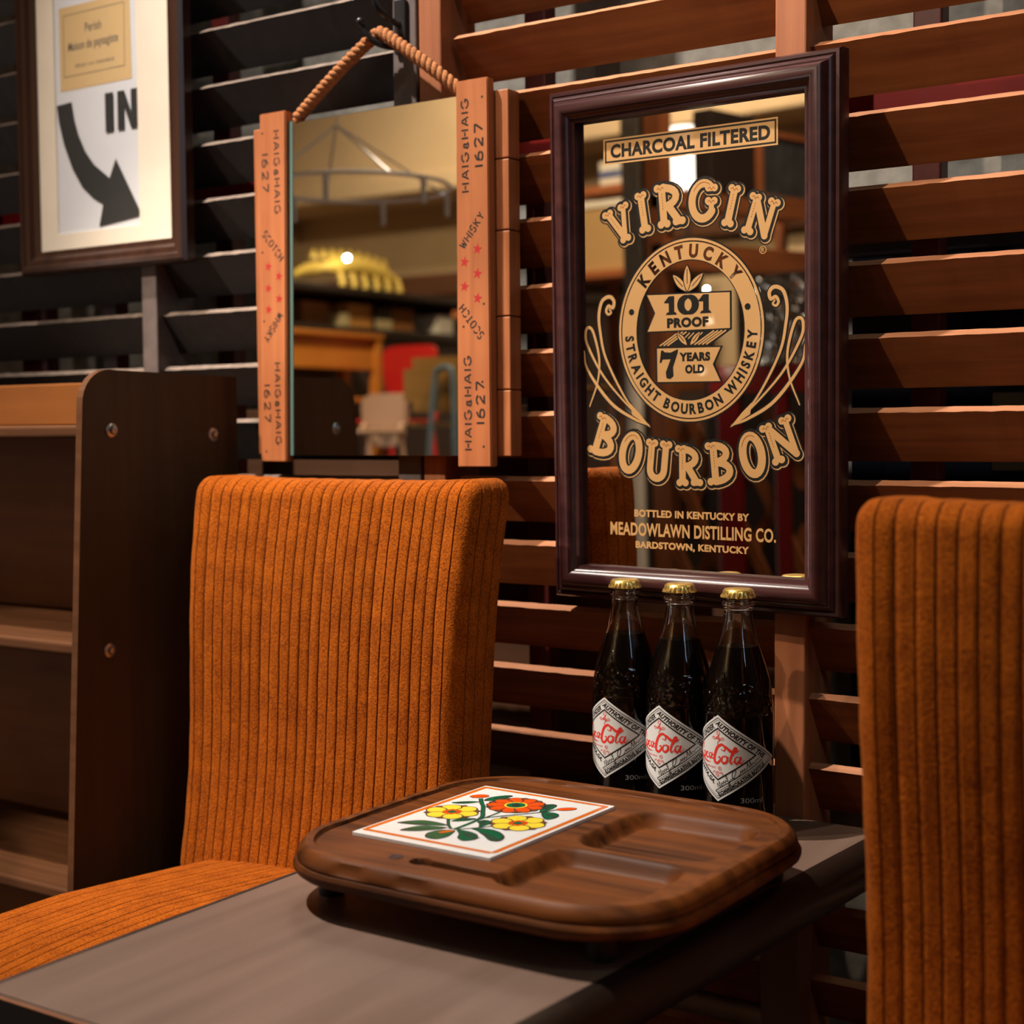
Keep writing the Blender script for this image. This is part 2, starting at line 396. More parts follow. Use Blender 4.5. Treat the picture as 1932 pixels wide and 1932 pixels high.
    def arc_text(s, key, body, cx, cy, r, a0, a1, h, inside=False, bold=0.0, wfac=1.0):
        # a0..a1 in degrees, one letter at a time
        chars = [c for c in body]; n = len(chars)
        for i, ch in enumerate(chars):
            if ch == ' ': continue
            a = R(a0+(a1-a0)*i/(n-1)); rot = a+R(90) if inside else a-R(90)
            vs = glyphs(ch, bold, 0); w = h*(vs[3]-vs[2])/(glyphs('H', bold, 0)[5]-glyphs('H', bold, 0)[4])*wfac
            s.text(key, ch, cx+r*math.cos(a), cy+r*math.sin(a), w=w, h=h, rot=rot, bold=bold)
    def build(s, names, parent):
        """a string joins everything into one printed part; a dict makes one part per ink"""
        out = []
        if isinstance(names, str):
            me = bpy.data.meshes.new(names); bm = bmesh.new(); keys = list(s.L)
            for i, key in enumerate(keys):
                m0 = bpy.data.meshes.new('tmp'); s.L[key].to_mesh(m0); n0 = len(bm.faces); bm.from_mesh(m0); bm.faces.ensure_lookup_table()
                for f in bm.faces[n0:]: f.material_index = i
                bpy.data.meshes.remove(m0); me.materials.append(M[key]); s.L[key].free()
            bm.to_mesh(me); bm.free()
            o = bpy.data.objects.new(names, me); COL.objects.link(o); o.parent = parent; return [o]
        for key, bm in s.L.items():
            me = bpy.data.meshes.new(names[key]); bm.to_mesh(me); bm.free(); me.materials.append(M[key])
            o = bpy.data.objects.new(names[key], me); COL.objects.link(o); o.parent = parent; out.append(o)
        return out

# hand-cut stencil alphabet, unit height, (strokes, width)
def arc(cx, cy, rx, ry, a0, a1, n=10):
    return [(cx+rx*math.cos(R(a0+(a1-a0)*k/n)), cy+ry*math.sin(R(a0+(a1-a0)*k/n))) for k in range(n+1)]
ST = {
    'H': ([[(0, 0), (0, 1)], [(.55, 0), (.55, 1)], [(.12, .5), (.43, .5)]], .55),
    'A': ([[(0, 0), (.27, .98)], [(.60, 0), (.34, .98)], [(.20, .32), (.42, .32)]], .60),
    'I': ([[(0, 0), (0, 1)]], 0.0),
    'G': ([arc(.32, .5, .32, .5, 50, 165), arc(.32, .5, .32, .5, 195, 320), [(.60, .18), (.60, .45), (.40, .45)]], .62),
    '&': ([arc(.2, .55, .13, .13, -60, 230), arc(.22, .2, .2, .2, 110, 340), [(.2, .42), (.42, .05)]], .42),
    '1': ([[(0, 0), (0, 1)]], 0.0),
    '6': ([arc(.25, .28, .25, .28, 0, 165), arc(.25, .28, .25, .28, 185, 350), [(.02, .35), (.10, .75), (.36, 1)]], .5),
    '2': ([arc(.25, .72, .25, .28, 170, 10), [(.46, .60), (.05, .06)], [(0, 0), (.5, 0)]], .5),
    '7': ([[(0, 1), (.5, 1)], [(.49, .92), (.14, 0)]], .5),
    'S': ([arc(.25, .74, .24, .26, 30, 250), arc(.25, .26, .24, .26, 75, -150)], .5),
    'C': ([arc(.3, .5, .3, .5, 50, 165), arc(.3, .5, .3, .5, 195, 310)], .52),
    'O': ([arc(.3, .5, .3, .5, 80, -80), arc(.3, .5, .3, .5, 100, 260)], .6),
    'T': ([[(0, 1), (.5, 1)], [(.25, .9), (.25, 0)]], .5),
    'W': ([[(0, 1), (.16, 0)], [(.19, .05), (.33, .8)], [(.36, .75), (.48, 0)], [(.52, .05), (.68, 1)]], .68),
    'K': ([[(0, 0), (0, 1)], [(.10, .5), (.5, 1)], [(.18, .55), (.52, 0)]], .52),
    'Y': ([[(0, 1), (.25, .5)], [(.5, 1), (.29, .55)], [(.27, .45), (.27, 0)]], .5),
}
def stencil(art, key, word, x, y, length, h, rot, wt=0.17):
    # centred at x, y; reads along rot
    gap = .30; tot = sum(ST[c][1] for c in word)+gap*(len(word)-1); sx = length/(tot*h) if length else 1
    cur = -tot/2; c, q = math.cos(rot), math.sin(rot)
    for ch in word:
        for st in ST[ch][0]:
            pts = []
            for (a, b) in st:
                u = (cur+a)*h*sx; v = (b-.5)*h; pts.append((x+u*c-v*q, y+u*q+v*c))
            art.stroke(key, pts, wt*h)
        cur += ST[ch][1]+gap

# ------------------------------------------------------------------ room shell
b = MB(); b.box(-5.2, 2.2, -3.0, 2.0, -0.06, 0); struct('floor', b, M['floor'])
b = MB(); b.box(-5.2, 2.2, -3.0, 2.0, 2.75, 2.81); struct('ceiling', b, M['ceil'])
b = MB(); b.box(-5.2, 2.2, 1.64, 1.74, 0, 2.75); struct('wall_back', b, M['plaster'])
b = MB(); b.box(-5.2, 2.2, -3.0, -2.9, 0, 2.75); struct('wall_front', b, M['beige'])
b = MB(); b.box(-5.2, -5.1, -3.0, 1.74, 0, 2.75); struct('wall_left', b, M['beige'])
b = MB(); b.box(2.1, 2.2, -3.0, 1.74, 0, 2.75); struct('wall_right', b, M['beige'])
b = MB(); b.box(-5.1, -1.4, -2.9, -2.55, 2.02, 2.75); b.box(-5.1, -1.4, -2.9, -2.50, 1.94, 2.02, 0.01); struct('trim_1', b, M['beige'])
b = MB(); b.box(-5.1, -1.4, -2.9, -2.82, 1.52, 1.62, 0.008); struct('trim_2', b, M['board'])

# dark window and brown board seen through the slats, red steel rack
t = thing('dark_window_panel', 'black glass panel behind the slats to the right of the bourbon mirror', 'window', (-0.3, 1.60, 0.5))
b = MB(); b.box(-0.62, 0.4, 1.60, 1.61, 0.5, 1.085); b.build('glass_pane', M['darkglass'], t)
b = MB(); b.box(-0.65, 0.43, 1.60, 1.625, 1.085, 1.11, 0.003); b.box(-0.65, 0.43, 1.60, 1.625, 0.47, 0.5, 0.003); b.build('window_frame', M['dark'], t)
b = MB(); b.box(-1.75, -0.66, 1.585, 1.60, 0.0, 0.93, 0.002)
tag(b.build('wooden_board', M['board']), 'brown wooden board glimpsed through the slats low behind the orange chair', 'board')
t = thing('steel_rack', 'red steel rack standing behind the slatted screens', 'rack', (-1.0, 1.5, 0))
b = MB(); b.box(-2.3, 0.3, 1.490, 1.505, 1.213, 1.243, 0.002); b.build('rail', M['redpaint'], t)
for x0, w in ((-0.521, .030), (-0.993, .030), (-1.509, .032), (-1.930, .06), (-1.745, .032), (-0.10, .03)):
    b = MB(); b.box(x0, x0+w, 1.506, 1.530, 0.0, 2.0, 0.002); b.build('upright', M['darkred'], t)

# ------------------------------------------------------------------ slatted screens
ALPHA = R(32); SW = 0.0572; STH = 0.0092
def slat_panel(mb, x0, x1, zs, fmat, emat, jag=0.0007):
    n = max(6, int((x1-x0)/0.012)); rnd = random.Random(int(abs(x0)*1000))
    for z in zs:
        z += rnd.uniform(-.0012, .0012); tilt = rnd.uniform(-.0012, .0012)
        rows = []
        for i in range(n+1):
            f = i/n; x = x0+(x1-x0)*f; zz = z+tilt*(f-.5)
            j = rnd.uniform(-jag, jag); j2 = j*0.4
            ca, sa = math.cos(ALPHA), math.sin(ALPHA)
            A = (x, 1.415+j*sa, zz-abs(j)*ca*1.2); Bk = (x, 1.415+SW*sa, zz-SW*ca)
            B2 = (x, Bk[1]+STH*ca, Bk[2]+STH*sa); A2 = (x, 1.415+STH*ca, zz+STH*sa+j2)
            rows.append([A, Bk, B2, A2])
        V = [[mb.bm.verts.new(p) for p in r] for r in rows]
        fi, ei = mb._mi(fmat), mb._mi(emat)
        for a, c in zip(V[:-1], V[1:]):
            for k in range(4):
                f_ = mb.bm.faces.new((a[k], c[k], c[(k+1) % 4], a[(k+1) % 4])); f_.material_index = ei if k == 3 else fi
        mb.bm.faces.new(V[0][::-1]).material_index = ei; mb.bm.faces.new(V[-1]).material_index = ei
ZS = [1.2755-0.07246*k for k in range(-12, 17)]
def post(t, x0, x1, mat, y0=1.405):
    b = MB(); b.box(x0, x1, y0, 1.475, 0.0, 2.2, 0.002); b.build('post', mat, t)
t = thing('slatted_screen', 'dark painted slatted wooden screen on the left, behind the framed arrow sign', 'screen', (-1.55, 1.44, 0))
for x0, x1 in ((-1.1115, -1.077), (-1.5477, -1.519), (-1.985, -1.955)): post(t, x0, x1, M['darkpost'])
b = MB(); slat_panel(b, -1.955, -1.5477, [z-.003 for z in ZS], M['dark'], M['sawnd']); b.build('slat_panel', None, t)
b = MB(); slat_panel(b, -1.519, -1.1115, [z-.003 for z in ZS], M['dark'], M['sawnd']); b.build('slat_panel', None, t)
b = MB(); slat_panel(b, -2.40, -1.985, [z-.003 for z in ZS], M['dark'], M['sawnd']); b.build('slat_panel', None, t)
t = thing('slatted_screen', 'reddish brown stained slatted wooden screen behind the bourbon mirror and bottles', 'screen', (-0.6, 1.44, 0))
for x0, x1 in ((-1.073, -1.041), (-0.6266, -0.593), (-0.146, -0.112)): post(t, x0, x1, M['stainv'])
b = MB(); slat_panel(b, -1.030, -0.6266, ZS, M['stain'], M['sawn']); b.build('slat_panel', None, t)
b = MB(); slat_panel(b, -0.593, -0.146, ZS, M['stain'], M['sawn']); b.build('slat_panel', None, t)
b = MB(); slat_panel(b, -0.112, 0.35, ZS, M['stain'], M['sawn']); b.build('slat_panel', None, t)

# ------------------------------------------------------------------ side table
t = thing('side_table', 'low table with grey brown top and dark rounded edge between the orange chairs', 'table', (-0.72, 1.0, 0))
xl, y0, y1 = -0.904, 0.652, 1.398
def xr(y): return -0.556+(y-0.652)/(1.398-0.652)*0.045
b = MB()
b.hull([(xl+.004, y0+.004, .470), (xr(y0), y0+.004, .470), (xr(y1), y1, .470), (xl+.004, y1, .470)],
       [(xl+.004, y0+.004, .5035), (xr(y0), y0+.004, .5035), (xr(y1), y1, .5035), (xl+.004, y1, .5035)])
b.build('tabletop', M['tabletop'], t)
b = MB(); rows = []
for y in (y0+.004, y1):
    x = xr(y); row = [(x, y, .5035)]
    for k in range(9):
        a = R(90-k*20); row.append((x+.020*math.cos(a)*1.0, y, .4795+.024*math.sin(a)))
    row.append((x, y, .4555)); rows.append(row)
b.grid(rows); b.bm.faces.new([b.bm.verts.new(p) for p in rows[0]]); b.bm.faces.new([b.bm.verts.new(p) for p in rows[1]])
b.build('rounded_edge', M['tableedge'], t, smooth=True, angle=60, weld=1e-5)
b = MB(); b.box(xl, xl+.004, y0, y1, .455, .5042, .001); b.box(xl, xr(y0)+.018, y0, y0+.004, .455, .5030, .001); b.build('edge_banding', M['tablelip'], t)
b = MB(); b.box(xl+.002, xr(y0)+.010, y0-.0006, y0+.0012, .5022, .5034, .0003); b.build('worn_edge', M['sawn'], t)
b = MB(); b.box(xl+.05, -.585, y0+.05, y0+.07, .42, .47); b.box(xl+.05, -.585, y1-.07, y1-.05, .42, .47); b.box(xl+.03, xl+.05, y0+.06, y1-.06, .42, .47); b.box(-.595, -.575, y0+.06, y1-.06, .42, .47)
b.build('apron', M['tableleg'], t)
for lx, ly in ((-.872, .70), (-.592, .70), (-.872, 1.30), (-.567, 1.30)):
    b = MB(); a, c = .019, .014
    b.hull([(lx-c, ly-c, 0), (lx+c, ly-c, 0), (lx+c, ly+c, 0), (lx-c, ly+c, 0)], [(lx-a, ly-a, .47), (lx+a, ly-a, .47), (lx+a, ly+a, .47), (lx-a, ly+a, .47)])
    b.build('leg', M['tableleg'], t)

# ------------------------------------------------------------------ orange corduroy chairs
PITCH = 0.0148
def cord_block(size, r, grooves, gy, nz, warp, gw=0.0009, depth=0.0013, axis=0):
    """rounded box with ribs across x (front, top, back) and across y on the sides; returns bmesh with a 'groove' attribute"""
    hx, hy, hz = [s/2 for s in size]; bm = bmesh.new(); lay = bm.verts.layers.float.new('groove')
    def lst(h, gs, coarse):
        v = {-h, h}
        for g in gs:
            for d in (-gw*1.3, -gw*.75, -gw*.3, 0, gw*.3, gw*.75, gw*1.3): v.add(round(g+d, 6))
        v |= {round(-h+2*h*k/coarse, 6) for k in range(coarse+1)}
        for k in range(6): v.add(round(-h+r*(k/6), 6)); v.add(round(h-r*(k/6), 6))
        v = sorted(x for x in v if -h <= x <= h); out = [v[0]]
        for x in v[1:]:
            if x-out[-1] > 1.2e-4: out.append(x)
        out[-1] = h
        return out
    xs = lst(hx, grooves, 60); ys = lst(hy, gy, 10); zs = lst(hz, [], nz)
    def G(u, gs):
        if not gs: return 0
        d = min(abs(u-g) for g in gs); return max(0.0, 1-(d/(gw*1.05))**2) if d < gw*1.05 else 0
    def P(x, y, z, face):
        q = Vector((max(-hx+r, min(hx-r, x)), max(-hy+r, min(hy-r, y)), max(-hz+r, min(hz-r, z))))
        d = Vector((x, y, z))-q; n = d.normalized(); p = q+n*r
        g = G(y, gy)*min(1, max(0, (hz-abs(z))/.01)) if face == 'x' else G(x, grooves)
        wob = 0.0006*math.sin(x*230+z*40)*math.sin(z*55+x*31)
        p = p-n*(depth*g)+n*wob
        v = bm.verts.new(warp(p)); v[lay] = g; return v
    def face(A, B, f, face):
        V = [[P(*f(a, c), face) for c in B] for a in A]
        for i in range(len(A)-1):
            for j in range(len(B)-1): bm.faces.new((V[i][j], V[i+1][j], V[i+1][j+1], V[i][j+1]))
    for s in (-1, 1):
        face(xs, zs, lambda a, c: (a, s*hy, c), 'y'); face(xs, ys, lambda a, c: (a, c, s*hz), 'z'); face(ys, zs, lambda a, c: (s*hx, a, c), 'x')
    bmesh.ops.remove_doubles(bm, verts=bm.verts[:], dist=6e-5)
    return bm
def build_bm(bm, name, mat, parent):
    bmesh.ops.recalc_face_normals(bm, faces=bm.faces[:])
    me = bpy.data.meshes.new(name); bm.to_mesh(me); bm.free(); me.materials.append(mat)
    for p in me.polygons: p.use_smooth = True
    o = bpy.data.objects.new(name, me); COL.objects.link(o); o.parent = parent; return o
# local frame of a chair: x centred, y = 0 at the front plane of the backrest top, z = 0 floor
BH = 0.472; BT = 0.080; BW = 0.408
def warp_back(p):
    f = (p.z+BH/2)/BH                                   # 0 bottom, 1 top
    w = 1-0.050*(1-f)-0.010*math.sin(math.pi*f)
    u = p.x/(BW/2)
    y = p.y+BT/2-0.040*(1-f)+0.010*(1-u*u)*f+0.006*math.sin(2*math.pi*f)
    z = p.z+0.378+BH/2-0.006*(1-u**4)*max(0, f-.5)*2
    return Vector((p.x*w-0.014*(1-f), y, z))
def warp_seat(p):
    sx, sy = 0.355, 0.47
    u = p.x/(sx/2); v = p.y/(sy/2)
    z = p.z+0.382+0.018*(1-u*u)*(1-0.3*v*v)-0.016*max(0, v)-0.020*max(0, -v-.3)**2
    return Vector((p.x, p.y-0.245, z))
chair = thing('armless_chair', 'orange corduroy chair left of the table, its seat and whole backrest in view', 'chair', (-1.086, 1.2405, 0), 'orange corduroy chairs', local=True)
gr = [PITCH*(k-12.5) for k in range(26)]
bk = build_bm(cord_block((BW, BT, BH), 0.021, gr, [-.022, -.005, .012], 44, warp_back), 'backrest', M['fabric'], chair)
for sx in (-1, 1):
    for yy in (BT/2-.012,):
        pts = []
        for k in range(25):
            z = -BH/2+.03+(BH-.052)*k/24; pts.append(warp_back(Vector((sx*(BW/2-.0022), yy, z))))
        pipe = MB(); pipe.tube(pts, 0.0018, 8)
        pipe.build('piping', M['fabric'], bk, smooth=True)
gs = [PITCH*(k-11) for k in range(23)]
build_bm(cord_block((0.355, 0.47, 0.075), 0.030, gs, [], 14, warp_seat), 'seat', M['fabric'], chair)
for lx, ly in ((-.145, -.43), (.145, -.43), (-.145, -.04), (.145, -.04)):
    b = MB(); b.hull([(lx-.013, ly-.013, 0), (lx+.013, ly-.013, 0), (lx+.013, ly+.013, 0), (lx-.013, ly+.013, 0)], [(lx-.02, ly-.02, .362), (lx+.02, ly-.02, .362), (lx+.02, ly+.02, .362), (lx-.02, ly+.02, .362)])
    b.build('leg', M['chairwood'], chair)
def warp_back_right(p):
    f = (p.z+BH/2)/BH; w = 1-0.050*(1-f)-0.010*math.sin(math.pi*f); u = p.x/(BW/2)
    y = p.y+BT/2-0.030*(1-f)+0.010*(1-u*u)*f+0.006*math.sin(2*math.pi*f)
    return Vector((p.x*w+0.010*(1-f), y, p.z+0.378+BH/2-0.006*(1-u**4)*max(0, f-.5)*2))
c2 = copy_tree(chair); c2.location = (-0.198, 1.030, 0)
c2['label'] = 'orange corduroy chair at the right edge, only part of its backrest in view'
for o in [x for x in bpy.data.objects if x.parent == c2 and x.name.startswith('backrest')]:
    tmp = build_bm(cord_block((BW, BT, BH), 0.021, gr, [-.022, -.005, .012], 44, warp_back_right), 'backrest', M['fabric'], None)
    o.data = tmp.data; bpy.data.objects.remove(tmp)
    for ch in [x for x in bpy.data.objects if x.parent == o]: bpy.data.objects.remove(ch)

# ------------------------------------------------------------------ wooden rack at far left
XP = -1.36
t = thing('magazine_rack', 'dark brown open shelf rack with bolted side panel, left of the orange chair', 'rack', (-1.75, 1.26, 0))
b = MB(); out = []
for k in range(9): a = R(180-k*11.25); out.append((1.1425+.040+.040*math.cos(a), .932+.040*math.sin(a)))
prof = [(1.092, 0.0), (1.1425, .932)]+out[1:]+[(1.390, .9685), (1.390, 0.0)]
b.hull([(XP, y, z) for y, z in prof], [(XP-.010, y, z) for y, z in prof])
for f in b.bm.faces:
    n = f.normal
    f.normal_update()
    if abs(f.normal.x) < .5: f.material_index = b._mi(M['rack']) or 0
sp = b.build('side_panel', None, t)
sp.data.materials.clear(); sp.data.materials.append(M['rack']); sp.data.materials.append(M['rackedge'])
for p in sp.data.polygons: p.material_index = 1 if abs(p.normal.x) < .5 else 0
for y, z in ((1.1839, .9016), (1.3472, .8954), (1.1739, .6452), (1.342, .640)):
    b = MB(); b2 = bmesh.new()
    mb = MB(); mb.lathe([(.0085, 0), (.0085, .0012), (.0072, .002)], 20); mb.lathe([(.0046, .002), (.0046, .0035), (.0036, .0055), (.0012, .0063)], 16)
    mt = Matrix.Translation((XP, y, z)) @ Matrix.Rotation(R(90), 4, 'Y')
    b.merge(mb.bm, None, mt); b.build('bolt', M['steel'], t, smooth=True)
b = MB(); prof2 = [(y, z) for y, z in prof]
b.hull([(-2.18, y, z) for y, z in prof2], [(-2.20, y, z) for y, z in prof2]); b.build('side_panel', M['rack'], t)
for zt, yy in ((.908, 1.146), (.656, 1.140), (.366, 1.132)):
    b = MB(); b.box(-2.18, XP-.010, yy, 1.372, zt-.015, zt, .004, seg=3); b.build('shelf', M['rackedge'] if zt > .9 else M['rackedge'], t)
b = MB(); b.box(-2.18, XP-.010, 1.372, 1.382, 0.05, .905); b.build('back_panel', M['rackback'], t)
b = MB(); b.box(-2.18, XP-.010, 1.255, 1.270, .9085, .9615, .002); b.build('top_rail', M['rackback'], t)

# ------------------------------------------------------------------ framed arrow sign
t = thing('framed_sign', 'white matted sign with a curved black arrow and the word IN in a dark frame', 'picture', (-1.59, 1.395, 1.125))
X0, X1, Z0, Z1 = -1.775, -1.4445, 1.1215, 1.585
def frame_prof(mb, x0, x1, z0, z1, prof, mp):
    """mitred moulding; prof = list of (inset, depth towards the viewer)"""
    rows = []
    for ins, dp in prof:
        rows.append([mp(x0+ins, z0+ins, dp), mp(x1-ins, z0+ins, dp), mp(x1-ins, z1-ins, dp), mp(x0+ins, z1-ins, dp)])
    mb.grid(rows, None, close=True)
mpf = lambda x, z, d: (x, 1.405-d, z)
b = MB(); frame_prof(b, X0, X1, Z0, Z1, [(0, 0), (0, .014), (.004, .020), (.010, .021), (.013, .018), (.020, .017), (.025, .012), (.0325, .010), (.0325, 0)], mpf)
b.build('frame', M['picframe'], t, smooth=True, angle=25)
b = MB()
sx0, sx1, sz0 = -1.7065, -1.5405, 1.1763
b.box(X0+.02, sx0, 1.3985, 1.4005, Z0+.02, Z1-.02); b.box(sx1, X1-.02, 1.3985, 1.4005, Z0+.02, Z1-.02); b.box(sx0, sx1, 1.3985, 1.4005, Z0+.02, sz0); b.box(sx0, sx1, 1.3985, 1.4005, 1.525, Z1-.02)
b.build('mat_board', M['mat'], t)
b = MB(); b.box(X0+.02, X1-.02, 1.4005, 1.4035, Z0+.02, Z1-.02); b.build('backing_sheet', M['paper'], t)
b = MB(); b.quad([(-1.6958, 1.4002, 1.372), (-1.5519, 1.4002, 1.372), (-1.5532, 1.4002, 1.486), (-1.6958, 1.4002, 1.486)])
b.build('card', M['kraft'], t)
off = Vector(t['_off'])
A = Art(lambda u, v, h: Vector((u, 1.4003-h, v))-off, base=0.0002)
A.stroke('greytext', [(-1.6869, 1.391), (-1.5654, 1.391), (-1.5640, 1.4745), (-1.6869, 1.4745)], .0011, closed=True)
A.text('greytext', 'Perish', -1.6265, 1.4528, w=.033, h=.0125, bold=.015)
A.text('greytext', 'Maison de paysagiste', -1.6275, 1.4290, w=.101, h=.0160, bold=.02)
rnd = random.Random(5)
for k in range(24):      # third line: too blurred to read, only a row of fine marks
    x = -1.6633+.0767*k/23
    if k not in (7, 12): A.stroke('greytext', [(x+rnd.uniform(-.0005, .0005), 1.4008), (x+rnd.uniform(-.0006, .0006), 1.4008+rnd.uniform(.0035, .0058))], .0014)
A.build('card_lettering', t)
A = Art(lambda u, v, h: Vector((u/1000, 1.3992-h, v/1000))-off, base=0.0002)
A.text('arrow', 'I', -1596.5, 1332.5, w=16.0, h=52, bold=.05)
A.poly('arrow', [(-1580, 1306.4), (-1567.5, 1306.4), (-1567.5, 1338), (-1554, 1306.4), (-1541.2, 1306.4), (-1541.2, 1358), (-1553.5, 1358), (-1553.5, 1328), (-1566.5, 1358), (-1580, 1358)])
A.build('lettering', t)
A = Art(lambda u, v, h: Vector((u/1000, 1.3996-h, v/1000))-off, base=0.0002)
A.poly('arrow', [(-1704.5, 1354.1), (-1673.3, 1355.7), (-1668.9, 1332.2), (-1660.8, 1309.9), (-1647.0, 1285.1), (-1630.2, 1265.9), (-1599.3, 1244.5), (-1586.2, 1269.3), (-1540.8, 1195.2), (-1541.6, 1188.7), (-1622.2, 1181.1), (-1613.4, 1210.3), (-1631.9, 1219.7), (-1654.7, 1237.3), (-1674.4, 1264.6), (-1690.9, 1299.6), (-1700, 1330)])
A.build('arrow', t)
b = MB(); b.quad([(X0+.03, 1.3962, Z0+.03), (X1-.03, 1.3962, Z0+.03), (X1-.03, 1.3962, Z1-.03), (X0+.03, 1.3962, Z1-.03)]); b.build('glass_pane', M['pane'], t)

# ------------------------------------------------------------------ whisky crate mirror with rope
t = thing('crate_mirror', 'frameless mirror between stencilled whisky crate boards, hung from a rope', 'mirror', (-1.12, 1.39, 0.86))
off = Vector(t['_off'])
GY = 1.3832
b = MB(); b.box(-1.2565, -1.0030, GY, GY+.005, .8690, 1.2745, .0006); gl = b.build('mirror_glass', M['mirror'], t)
gl.data.materials.append(M['glassedge'])
for p in gl.data.polygons: p.material_index = 0 if p.normal.y < -.9 else 1
YB = 1.3770; KB = YB/1.3637
def bd(x, y, z): return (x*KB, y, .9+(z-.9)*KB)
b = MB()
b.hull([bd(-1.2945, YB, .8613), bd(-1.2530, YB, .8613), bd(-1.2452, YB, 1.2855), bd(-1.2875, YB, 1.2855)], [bd(-1.2945, 1.3902, .8613), bd(-1.2530, 1.3902, .8613), bd(-1.2452, 1.3902, 1.2855), bd(-1.2875, 1.3902, 1.2855)])
bmesh.ops.bevel(b.bm, geom=b.bm.edges[:], offset=.0012, segments=2, affect='EDGES')
sl = b.build('side_board', M['crate'], t)
b = MB()
b.hull([bd(-.9930, YB, .8570), bd(-.9473, YB, .8573), bd(-.9476, YB, 1.2852), bd(-.9907, YB, 1.2852)], [bd(-.9930, 1.3902, .8570), bd(-.9473, 1.3902, .8573), bd(-.9476, 1.3902, 1.2852), bd(-.9907, 1.3902, 1.2852)])
bmesh.ops.bevel(b.bm, geom=b.bm.edges[:], offset=.0012, segments=2, affect='EDGES')
sr = b.build('side_board', M['crate'], t)
b = MB(); b.box(-1.3215, -1.265, 1.3884, 1.410, .8700, 1.2745, .0015); b.build('crate_end', M['crate2'], t)
zz = [1.2763, 1.1999, 1.1208, 1.0254, .9434, .8682]
for a, c in zip(zz[:-1], zz[1:]):
    b = MB(); b.box(-.975, -.9379, 1.3896, 1.412, c+.0006, a-.0006, .0012); b.build('crate_end', M['crate2'], t)
b = MB(); b.hull([(-1.2655, GY-.0006, .8690), (-1.2580, GY-.0006, .8690), (-1.2505, GY-.0006, 1.2760), (-1.2578, GY-.0006, 1.2760)], [(-1.2655, GY+.005, .8690), (-1.2580, GY+.005, .8690), (-1.2505, GY+.005, 1.2760), (-1.2578, GY+.005, 1.2760)])
b.build('glass_edge_and_reflection', M['glassedge'], t)  # strip coloured as the reflection of the glass edge in the silvering
b = MB(); b.box(-1.25, -1.01, 1.3884, 1.3895, .88, 1.26); b.build('backing_board', M['board'], t)
mp = lambda u, v, h: Vector((u/1000*KB, YB-h, .9+(v/1000-.9)*KB))-off
def words(board, L, nails):
    for word, x, z, ln_, h, rot, wt in L:
        A = Art(mp)
        for w_ in word: stencil(A, 'black', w_[0], x+w_[1], z+w_[2], w_[3], w_[4], R(rot), wt)
        A.build('stencil_lettering', board)
    for x, z in nails:
        A = Art(mp); A.disc('black', x, z, 1.4); A.build('nail_head', board)
words(sl, [((('HAIG&HAIG', 0, 0, 99, 8.6), ('1627', -19, .5, 45, 9.2)), -1260, 1213, 0, 0, -90, .21), ((('SCOTCH', 0, 0, 44, 9),), -1268.5, 1125, 0, 0, -50, .18), ((('WHISKY', 0, 0, 40, 9),), -1270, 1026, 0, 0, -129, .18),
           ((('HAIG&HAIG', 0, 0, 99, 8.6), ('1627', -17.5, .5, 45, 9.2)), -1264.5, 932.5, 0, 0, -90, .21)], ((-1283, 1262), (-1286, 1118), (-1285, 1034), (-1285, 874)))
def star(A, x, y, r, rot=0):
    A.poly('redink', [(x+(r if k % 2 == 0 else r*.42)*math.sin(R(36*k)+rot), y+(r if k % 2 == 0 else r*.42)*math.cos(R(36*k)+rot)) for k in range(10)])
A = Art(mp)
for x, z in ((-1276.7, 1100.3), (-1259.5, 1087.5), (-1277.3, 1073.8), (-1259.8, 1060.1), (-1277.4, 1047.9)): star(A, x, z, 6.2, .2)
A.build('stencil_stars', sl)
words(sr, [((('HAIG&HAIG', 0, 0, 101, 9.2), ('1627', 18.5, -1, 46, 10.5)), -978.5, 1213.5, 0, 0, 90, .21), ((('WHISKY', 0, 0, 44, 9),), -970.5, 1119.5, 0, 0, 51, .18), ((('SCOTCH', 0, 0, 44, 9),), -972, 1019, 0, 0, 128, .18),
           ((('HAIG&HAIG', 0, 0, 104, 9.2), ('1627', 17, .6, 46, 10.5)), -978, 928.7, 0, 0, 90, .21)], ((-955, 1264), (-955, 1038), (-983, 1014), (-958, 952), (-957, 880)))
A = Art(mp)
for x, z in ((-963.2, 1098.9), (-980.8, 1085.7), (-963.3, 1071.8), (-981.1, 1058.5), (-963.4, 1044.6)): star(A, x, z, 6.6, .18)
A.build('stencil_stars', sr)
